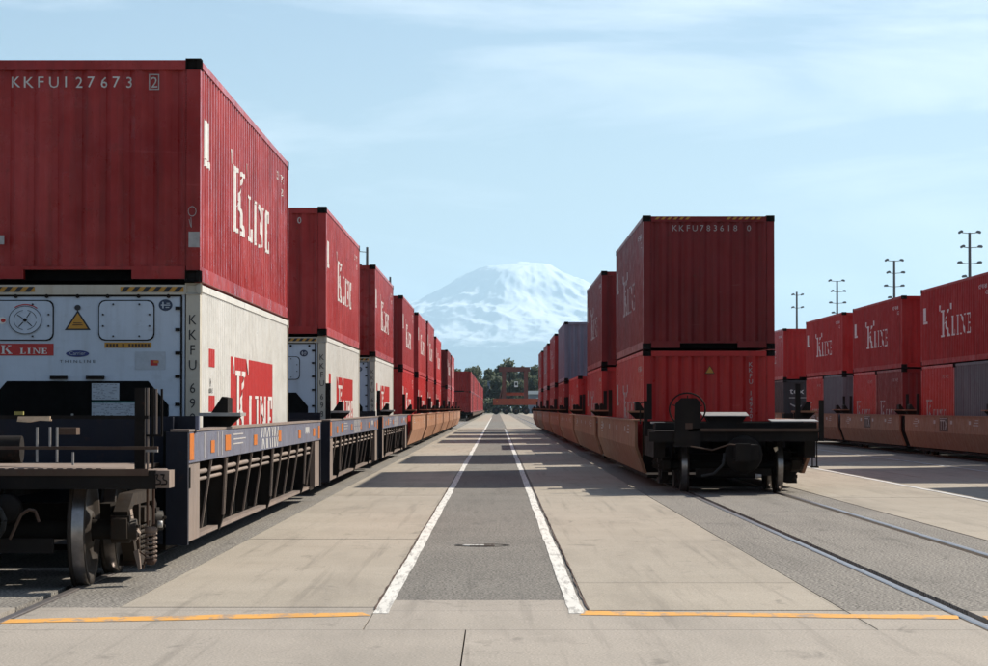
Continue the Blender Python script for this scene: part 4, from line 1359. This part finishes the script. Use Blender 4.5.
for k in range(5):
    a = 2 * math.pi * k / 5 + 0.3
    m.cyl((cxw, dE - oy + 0.05, czw), (cxw + 0.27 * math.cos(a), dE - oy + 0.06, czw + 0.245 * math.sin(a)), 0.010, n=6)
put('spoke', m, GRIME_SHADE, bw)
E('stand_mark', MB().box(lx(685, dE), lx(692, dE), dE - oy - 0.066, dE - oy - 0.061, lz(429, dE), lz(423, dE)), RUST)
E('upper_platform', MB().prism([(-1.95, lz(416.3, 48)), (-1.40, lz(413.2, 48)), (-1.40, lz(412.2, 48)), (-1.95, lz(415.6, 48))], 'x', lx(702, 48), lx(748, 48)), WORN)
E('platform_pedestal', MB().prism([(lx(709, 48), lz(424, 48)), (lx(741, 48), lz(424, 48)), (lx(746, 48), lz(416.4, 48)), (lx(705, 48), lz(416.4, 48))], 'y', -1.85, -1.5), GRIME_SHADE)
E('cross_beam', MB().box(lx(655, 48), lx(816, 48), -1.9, -1.2, 1.087, lz(422.5, 48)), GRIME_SHADE)
E('side_step', MB().prism([(-1.75, lz(421.8, 48.3)), (-1.1, lz(420.0, 48.3)), (-1.1, lz(419.2, 48.3)), (-1.75, lz(421.0, 48.3))], 'x', lx(770, 48.3), lx(817, 48.3)), WORN)
E('side_step', MB().box(lx(651, 48.5), lx(664, 48.5), -1.6, -1.1, lz(423.5, 48.5), lz(422, 48.5)), WORN)
E('post', MB().box(lx(643.5, 47.5), lx(647.5, 47.5), -2.4, -2.3, lz(436, 47.5), lz(401, 47.5)), GRIME_SHADE)
E('handhold', MB().path([(lx(640, 47.5), -2.35, lz(424, 47.5)), (lx(640, 47.5), -2.35, lz(404, 47.5)), (lx(641, 47.5), -2.35, lz(402.5, 47.5)), (lx(645, 47.5), -2.35, lz(402.5, 47.5))], 0.012, 6), GRIME_SHADE)
E('post', MB().box(lx(818.5, 47.5), lx(823, 47.5), -2.4, -2.3, lz(441, 47.5), lz(400, 47.5)), GRIME_SHADE)
E('coupler', MB().box(-0.16, 0.16, dE - oy - 0.9, dE - oy + 0.4, 0.60, 0.86).box(-0.19, 0.04, dE - oy - 1.15, dE - oy - 0.9, 0.58, 0.88).box(0.05, 0.19, dE - oy - 1.05, dE - oy - 0.9, 0.60, 0.86), GRIME_SHADE)
E('coupler_bell', MB().lathe([(0, 0.10), (0, 0.30), (0.06, 0.33), (0.12, 0.20)], (0.02, dE - oy - 0.14, 0.68), 'y', 18), GRIME_SHADE)
E('uncoupling_lever', MB().path([(lx(690, 46), -3.9, 0.82), (lx(712, 46), -3.9, 0.76), (lx(728, 46), -4.1, 0.86), (lx(742, 46), -4.1, 0.84)], 0.014, 6), RUST)
E('air_hose', MB().path([(lx(724, 46), -3.85, 0.70), (lx(722, 46), -4.0, 0.52), (lx(712, 46), -4.1, 0.36), (lx(700, 46), -4.1, 0.32)], 0.024, 8), RUBBER)
E('hose_end', MB().lathe([(-0.05, 0.0), (-0.05, 0.04), (0.05, 0.03), (0.05, 0.0)], (lx(757, 46), -4.0, 0.32), 'x', 8), WORN)
E('angle_cock', MB().prism([(lx(772.5, 46.6), lz(447.5, 46.6)), (lx(776.5, 46.6), lz(446.5, 46.6)), (lx(777, 46.6), lz(449.5, 46.6)), (lx(774.5, 46.6), lz(452, 46.6))], 'y', -3.3, -3.25), flat('worn_brass', (0.50, 0.40, 0.28), 0.4, 0.5))
for px in (812, 816.5):
    E('step_hanger', MB().cyl((lx(px, 47.5), -2.3, lz(467, 47.5)), (lx(px, 47.5), -2.3, lz(441, 47.5)), 0.012, n=6), GRIME_SHADE)
E('step_rung', MB().box(lx(811, 47.5), lx(817.5, 47.5), -2.45, -2.15, lz(467.5, 47.5), lz(466, 47.5)), GRIME_SHADE)
E('bearing_guard', MB().prism([(lx(783, 47.5), lz(451, 47.5)), (lx(804, 47.5), lz(451, 47.5)), (lx(799, 47.5), lz(470, 47.5)), (lx(791, 47.5), lz(481, 47.5)), (lx(783, 47.5), lz(482, 47.5))], 'y', -2.25, -1.9), GRIME_SHADE)

# ------------------------------------------------------------------ light poles
def light_pole(x, y, h, arms, label):
    o = tag(empty('light_pole', (x, y, 0)), label, 'light pole', 'yard light poles')
    put('pole', MB().cyl((0, 0, 0), (0, 0, h), 0.34, 0.20, 12), POLEM, o)
    for z, sides in arms:
        for s, ln, tilt in sides:
            ln *= 0.8 + 0.15 * math.sin(z * 2.1 + s + x)
            a = put('arm', MB().cyl((s * 0.2, 0, z - 0.1), (s * (ln - 0.2), 0, z), 0.06, n=6), POLEM, o)
            m = MB().prism([(-0.30, -0.18), (0.34, -0.20), (0.40, 0.02), (0.20, 0.20), (-0.20, 0.18), (-0.36, 0.03)], 'y', -0.28, 0.28)
            l_ = put('lamp_head', m, LAMPM, o, (s * ln, 0, z + 0.1))
            l_.rotation_euler = (0, s * tilt, 0)
    return o
AR = [(29.0, ((-1, 1.9, 0.5), (1, 1.9, 0.2))), (26.8, ((-1, 1.6, 0.4), (1, 1.7, 0.05))), (24.4, ((-1, 1.8, 0.05), (1, 1.6, -0.1))), (22.3, ((-1, 0.9, 0.1),)), (19.8, ((1, 1.3, 0.1), (1, 2.9, -0.4)))]
for i, (x, y, h, n) in enumerate(((71.5, 405, 28.0, 5), (71.5, 482, 28.0, 4), (71.0, 559, 28.0, 4), (68.5, 612, 28.0, 0))):
    lab = ['tallest-looking light pole, above the container cut by the right edge', 'light pole rising behind the second red container from the right edge',
           'light pole rising behind the third red container from the right edge', 'slim light pole with two crossarms beside the maroon container'][i]
    ar = [(z - 1.0, s) for z, s in AR[:n]] if n else [(27.3, ((-1, 1.3, 0.3), (1, 1.3, -0.3))), (24.4, ((-1, 1.3, 0.3), (1, 1.3, -0.3)))]
    light_pole(x, y, h, ar, lab)
light_pole(-21.1, 435, 27.6, [(26.9, ((-1, 1.9, 0.3),)), (24.6, ((-1, 1.9, 0.4),)), (22.0, ((-1, 0.9, 0.5),))], 'light pole whose lamps show just above the third container of the left-hand train')
light_pole(-21.3, 534, 27.6, [(26.9, ((-1, 1.9, 0.3),)), (24.6, ((-1, 1.9, 0.4),))], 'light pole barely showing over the far end of the third left-hand container')

# ------------------------------------------------------------------ straddle carrier at the end of the lane
CD = 615.0
o = tag(empty('straddle_carrier', (3.9, CD, 0)), 'tall orange straddle carrier standing across the end of the lane', 'straddle carrier')
sx = lambda px: (px - VPX) * CD / F - 3.9
szz = lambda py: EYE + (VPY - py) * CD / F
for dy in (0.0, 4.6):
    put('sill_beam', MB().box(sx(493), sx(538), dy - 0.3, dy + 0.3, szz(405), szz(398.5)), STEELO, o)
    for px in (504, 526):
        put('leg', MB().box(sx(px) - 0.45, sx(px) + 0.45, dy - 0.3, dy + 0.3, szz(398.5), szz(371)), STEELM, o)
    put('top_beam', MB().box(sx(499), sx(530), dy - 0.35, dy + 0.35, szz(371.5), szz(367.0)), STEELM, o)
    for px in (496, 506, 516, 526, 535):
        w = put('wheel', MB().lathe([(-0.25, 0.0), (-0.25, 0.5), (-0.2, 0.82), (0.2, 0.82), (0.25, 0.5), (0.25, 0.0)], (0, 0, 0), 'y', 20), RUBBER, o, (sx(px), dy, 0.82))
        put('hub', MB().lathe([(-0.29, 0.0), (-0.28, 0.30), (-0.25, 0.34)], (0, 0, 0), 'y', 14), RUST, w)
    put('diagonal_brace', MB().cyl((sx(500), dy, szz(398)), (sx(504), dy, szz(380)), 0.2, n=8), STEELM, o)
put('cross_beam', MB().box(sx(503), sx(505.5), 0.36, 4.24, szz(372), szz(369.5)), STEELM, o)
put('cross_beam', MB().box(sx(525), sx(527.5), 0.36, 4.24, szz(372), szz(369.5)), STEELM, o)
put('spreader', MB().box(sx(505), sx(526), 1.4, 3.2, szz(395.5), szz(392.5)), STEELO, o)
put('hoist_rope', MB().cyl((sx(510), 2.3, szz(393)), (sx(510), 2.3, szz(371)), 0.06, n=6), GRIME_SHADE, o)
put('hoist_rope', MB().cyl((sx(521), 2.3, szz(393)), (sx(521), 2.3, szz(371)), 0.06, n=6), GRIME_SHADE, o)
cb = put('cab', MB().box(sx(514.5), sx(518), -0.2, 1.3, szz(387), szz(381.5)), BLDW, o)
put('window', MB().box(sx(515), sx(517.5), -0.23, -0.2, szz(385.5), szz(382.5)), GLASS, cb)
put('headlamp', MB().lathe([(-0.1, 0.0), (-0.1, 0.16), (0.0, 0.2)], (sx(497), -0.31, szz(401)), 'y', 10), ORANGE, o)

# ------------------------------------------------------------------ buildings and trees beyond
o = tag(empty('warehouse', (26.5, 705, 0)), 'low warehouse with a bright white roof edge beside the straddle carrier', 'building')
put('wall', MB().box(-18, 20, 0, 30, 0, 5.1), BLDG, o)
put('roof', MB().box(-18.6, 20.6, -0.6, 30.6, 5.1, 6.0), BLDW, o)
for k in range(6):
    d_ = put('door', MB().box(-16 + 6 * k, -12.5 + 6 * k, -0.06, 0, 0, 4.0), SLATE, o)
    put('frame', MB().box(-16.2 + 6 * k, -12.3 + 6 * k, -0.1, -0.001, 4.001, 4.2), BLDW, d_)
o = tag(empty('office_block', (-4.6, 848, 0)), 'pale blue-grey yard office among the trees left of the straddle carrier', 'building')
put('wall', MB().box(-2.6, 2.4, 0, 8, 0, 9.6), paint('blue_wall', (0.20, 0.24, 0.32), 0.6, (0.25, 0.29, 0.37), 0.3), o)
put('roof', MB().box(-2.9, 2.7, -0.3, 8.3, 9.601, 10.0), BLDG, o)
for k in range(3):
    for z in (5.0, 7.4):
        w = put('window', MB().box(-2.0 + 1.5 * k, -1.0 + 1.5 * k, -0.05, 0, z, z + 1.1), GLASS, o)
        put('frame', MB().box(-2.1 + 1.5 * k, -0.9 + 1.5 * k, -0.09, -0.051, z - 0.12, z), BLDW, w)

lm, N, L, b = newmat('leaves')
oi = N.new('ShaderNodeObjectInfo')
g = N.new('ShaderNodeNewGeometry')
c1 = mixc(N, L, oi.outputs['Random'], (0.085, 0.115, 0.065), (0.14, 0.16, 0.09))
c2 = mixc(N, L, rng(N, L, nz(N, L, g.outputs['Position'], 0.5, 3), 0.35, 0.65), c1, (0.08, 0.095, 0.065))
L.new(c2, b.inputs['Base Color'])
b.inputs['Roughness'].default_value = 0.7
tl = N.new('ShaderNodeBsdfTranslucent')
L.new(c2, tl.inputs['Color'])
mxs = N.new('ShaderNodeMixShader')
mxs.inputs['Fac'].default_value = 0.45
L.new(b.outputs['BSDF'], mxs.inputs[1]); L.new(tl.outputs['BSDF'], mxs.inputs[2])
L.new(mxs.outputs['Shader'], [n for n in N if n.type == 'OUTPUT_MATERIAL'][0].inputs['Surface'])
BARK = flat('bark', (0.06, 0.045, 0.035), 0.9)
def tree(x, y, h, w, label, seed):
    rr = random.Random(seed)
    o = tag(empty('tree', (x, y, 0)), label, 'tree', 'trees beyond the yard')
    m = MB().cyl((0, 0, Z0), (0.2, 0, h * 0.62), 0.34, 0.12, 8)
    for k in range(6):
        a = rr.uniform(0, 6.28)
        z = h * rr.uniform(0.25, 0.55)
        m.cyl((0.1, 0, z), (w * 0.34 * math.cos(a), w * 0.34 * math.sin(a), z + h * 0.2), 0.13, 0.04, 6)
    put('trunk', m, BARK, o)
    m = MB()
    lobes = []
    for k in range(20):
        a, t_ = rr.uniform(0, 6.28), rr.uniform(0.16, 0.93)
        rad = w * 0.5 * (1 - abs(t_ - 0.42) * 1.15) * rr.uniform(0.35, 0.8)
        lobes.append((rad * math.cos(a), rad * math.sin(a), h * t_, w * rr.uniform(0.15, 0.25)))
    lobes.append((0, 0, h * 0.90, w * 0.13))
    for cx_, cy_, cz_, r_ in lobes:
        for q in range(150):
            v = Vector((rr.gauss(0, 1), rr.gauss(0, 1), rr.gauss(0, 0.8))).normalized() * r_ * rr.uniform(0.55, 1.12)
            p = Vector((cx_, cy_, cz_)) + v
            s_ = rr.uniform(0.25, 0.62)
            n_ = Vector((rr.gauss(0, 1), rr.gauss(0, 1), rr.gauss(0, 1) + 0.5)).normalized()
            u_ = n_.orthogonal().normalized(); w_ = n_.cross(u_)
            m.poly([p + u_ * s_, p + w_ * s_ * 0.7, p - u_ * s_, p - w_ * s_ * 0.7])
    put('crown', m, lm, o)
    return o
spots = [(-19, 900, 15.5, 9), (-13.5, 870, 15.0, 8), (-8.0, 905, 16.0, 9), (-3.0, 880, 15.3, 8), (1.0, 930, 17.2, 8), (4.2, 900, 18.6, 9), (8.6, 880, 16.4, 8), (12.5, 920, 17.0, 9),
         (16.5, 890, 17.2, 8), (21.5, 915, 17.5, 9), (27, 895, 16.5, 9), (33, 905, 17.0, 9), (-25, 890, 15.0, 9), (-32, 905, 14.5, 9), (40, 900, 16.0, 9), (-11, 845, 11.0, 8), (-5.5, 840, 10.0, 8), (0.5, 842, 11.5, 8), (6, 838, 10.5, 8), (11.5, 842, 11.5, 8), (17, 838, 11.0, 8), (-17, 842, 10.5, 8), (23, 840, 11.0, 8)]
sp_sorted = sorted(range(len(spots)), key=lambda i: spots[i][0])
for k, i in enumerate(sp_sorted):
    x, y, h, w = spots[i]
    px = round(VPX + x * F / y)
    if y > 850:
        lab = 'tall leafy tree of the back row beyond the yard, %s from the left' % (ordn(sum(1 for j in range(len(spots)) if spots[j][1] > 850 and spots[j][0] < x)))
        if h > 18: lab = 'tallest leafy tree, rising behind the straddle carrier'
    else:
        lab = 'low leafy tree of the front row beyond the yard, %s from the left' % (ordn(sum(1 for j in range(len(spots)) if spots[j][1] <= 850 and spots[j][0] < x)))
    tree(x, y, h * 0.95, w, lab, 50 + i)

# shrubs filling the gaps along the foot of the trees
m = MB()
rr = random.Random(11)
for q in range(5200):
    x = rr.uniform(-45, 55)
    y = 834 + rr.uniform(-3, 3)
    zt = 4.2 + 1.6 * noise.noise((x * 0.22, 2.0, 0.0))
    p = Vector((x, y, zt * rr.random() ** 0.8))
    s_ = rr.uniform(0.3, 0.7)
    n_ = Vector((rr.gauss(0, 1), rr.gauss(0, 1), rr.gauss(0, 1) + 0.4)).normalized()
    u_ = n_.orthogonal().normalized(); w_ = n_.cross(u_)
    m.poly([p + u_ * s_, p + w_ * s_ * 0.7, p - u_ * s_, p - w_ * s_ * 0.7])
tag(put('undergrowth', m, lm), 'dense green undergrowth along the foot of the trees', 'undergrowth', kind='stuff')

# ------------------------------------------------------------------ the snow mountain
MD = 60000.0
mp = MD / F
sil_l = [(0, 145), (18, 144), (30, 141), (48, 138), (60, 134), (72, 127), (85, 118), (100, 110), (112, 104), (135, 99), (160, 88), (200, 72), (260, 52), (340, 32), (440, 10), (520, -4)]
sil_r = [(0, 145), (15, 142), (25, 141), (35, 134), (48, 127), (60, 120), (80, 106), (105, 92), (140, 76), (190, 58), (260, 42), (340, 26), (440, 8), (520, -4)]
def interp(tab, x):
    for (a, va), (b_, vb) in zip(tab[:-1], tab[1:]):
        if x <= b_:
            t_ = (x - a) / (b_ - a)
            return va + (vb - va) * t_
    return tab[-1][1]
NX, NY = 520, 270
PX0, PX1, PY0, PY1 = -430, 430, -430, 120
verts, faces = [], []
for j in range(NY + 1):
    dy = PY0 + (PY1 - PY0) * j / NY
    for i in range(NX + 1):
        dx = PX0 + (PX1 - PX0) * i / NX
        # ridges wander: bend the sampling point
        wx = dx + 10 * noise.noise((dx * 0.02, dy * 0.02, 3.1))
        wy = dy + 10 * noise.noise((dx * 0.02, dy * 0.02, 8.4))
        r_ = math.hypot(wx, wy)
        k = 0.5 + 0.5 * (wx / r_ if r_ > 1e-6 else 0)
        h = interp(sil_l, r_) * (1 - k) + interp(sil_r, r_) * k
        ang = math.atan2(wy, wx)
        amp = min(1.0, 0.10 + r_ / 85.0) * max(0.15, 1 - r_ / 520.0)
        rid = 0.0
        a_ = 1.0
        f_ = 1.0
        for o_ in range(7):
            q = noise.noise((math.cos(ang) * 1.9 * f_ + 5, math.sin(ang) * 1.9 * f_, r_ * 0.006 * f_ + 1.7 * o_))
            q2 = noise.noise((wx * 0.014 * f_, wy * 0.014 * f_, 4.2 + o_))
            rid += a_ * (0.65 * (0.5 - abs(q)) + 0.55 * (0.5 - abs(q2)) - 0.3)
            a_ *= 0.54
            f_ *= 2.05
        h += amp * 17.0 * rid
        if h < -3: h = -3
        verts.append(((33 + dx) * mp, MD + dy * mp, h * mp))
for j in range(NY):
    for i in range(NX):
        a = j * (NX + 1) + i
        faces.append((a, a + 1, a + NX + 2, a + NX + 1))
me = bpy.data.meshes.new('mountain')
me.from_pydata(verts, [], faces)
me.polygons.foreach_set('use_smooth', [True] * len(faces))
mm, N, L, b = newmat('snow_rock_and_shade')
g = N.new('ShaderNodeNewGeometry')
sep = N.new('ShaderNodeSeparateXYZ')
L.new(g.outputs['Normal'], sep.inputs[0])
sp = N.new('ShaderNodeSeparateXYZ')
L.new(g.outputs['Position'], sp.inputs[0])
n1 = nz(N, L, g.outputs['Position'], 0.0016, 9, 0.68)
ad = N.new('ShaderNodeMath'); ad.operation = 'MULTIPLY_ADD'
L.new(n1, ad.inputs[0]); ad.inputs[1].default_value = 0.55
lit_side = N.new('ShaderNodeMath'); lit_side.operation = 'MULTIPLY_ADD'
L.new(sep.outputs['X'], lit_side.inputs[0]); lit_side.inputs[1].default_value = 0.38  # whitens slopes towards the sun, painting the left flank's shade into the snow
L.new(sep.outputs['Z'], lit_side.inputs[2])
L.new(lit_side.outputs[0], ad.inputs[2])
snow = rng(N, L, ad.outputs[0], 1.03, 1.20)
hh = N.new('ShaderNodeMath'); hh.operation = 'MULTIPLY_ADD'
L.new(n1, hh.inputs[0]); hh.inputs[1].default_value = 1100.0
L.new(sp.outputs['Z'], hh.inputs[2])
up = rng(N, L, hh.outputs[0], 1850.0, 2150.0)
ml_ = N.new('ShaderNodeMath'); ml_.operation = 'MULTIPLY'
L.new(snow, ml_.inputs[0]); L.new(up, ml_.inputs[1])
base_ = mixc(N, L, up, (0.035, 0.05, 0.04), (0.11, 0.10, 0.10))
cc = mixc(N, L, ml_.outputs[0], base_, (0.80, 0.82, 0.84))
L.new(cc, b.inputs['Base Color'])
b.inputs['Roughness'].default_value = 0.9
b.inputs['Specular IOR Level'].default_value = 0.1
mo = put('mountain', me, mm)
tag(mo, kind='structure')

# ------------------------------------------------------------------ air between here and the mountain
top = max(v[2] for v in verts) + 120.0
hz_ = put('haze', MB().box(-45000, 45000, -3000, 79000, Z0 - 1.2, top), None)
hm = bpy.data.materials.new('haze')
hm.use_nodes = True
hm.node_tree.nodes.clear()
ho = hm.node_tree.nodes.new('ShaderNodeOutputMaterial')
hv = hm.node_tree.nodes.new('ShaderNodeVolumePrincipled')
hv.inputs['Color'].default_value = (0.53, 0.775, 1.0, 1)
hv.inputs['Density'].default_value = 2.8e-5
hv.inputs['Anisotropy'].default_value = 0.22
hm.node_tree.links.new(hv.outputs['Volume'], ho.inputs['Volume'])
hz_.data.materials.append(hm)
tag(hz_, kind='stuff')
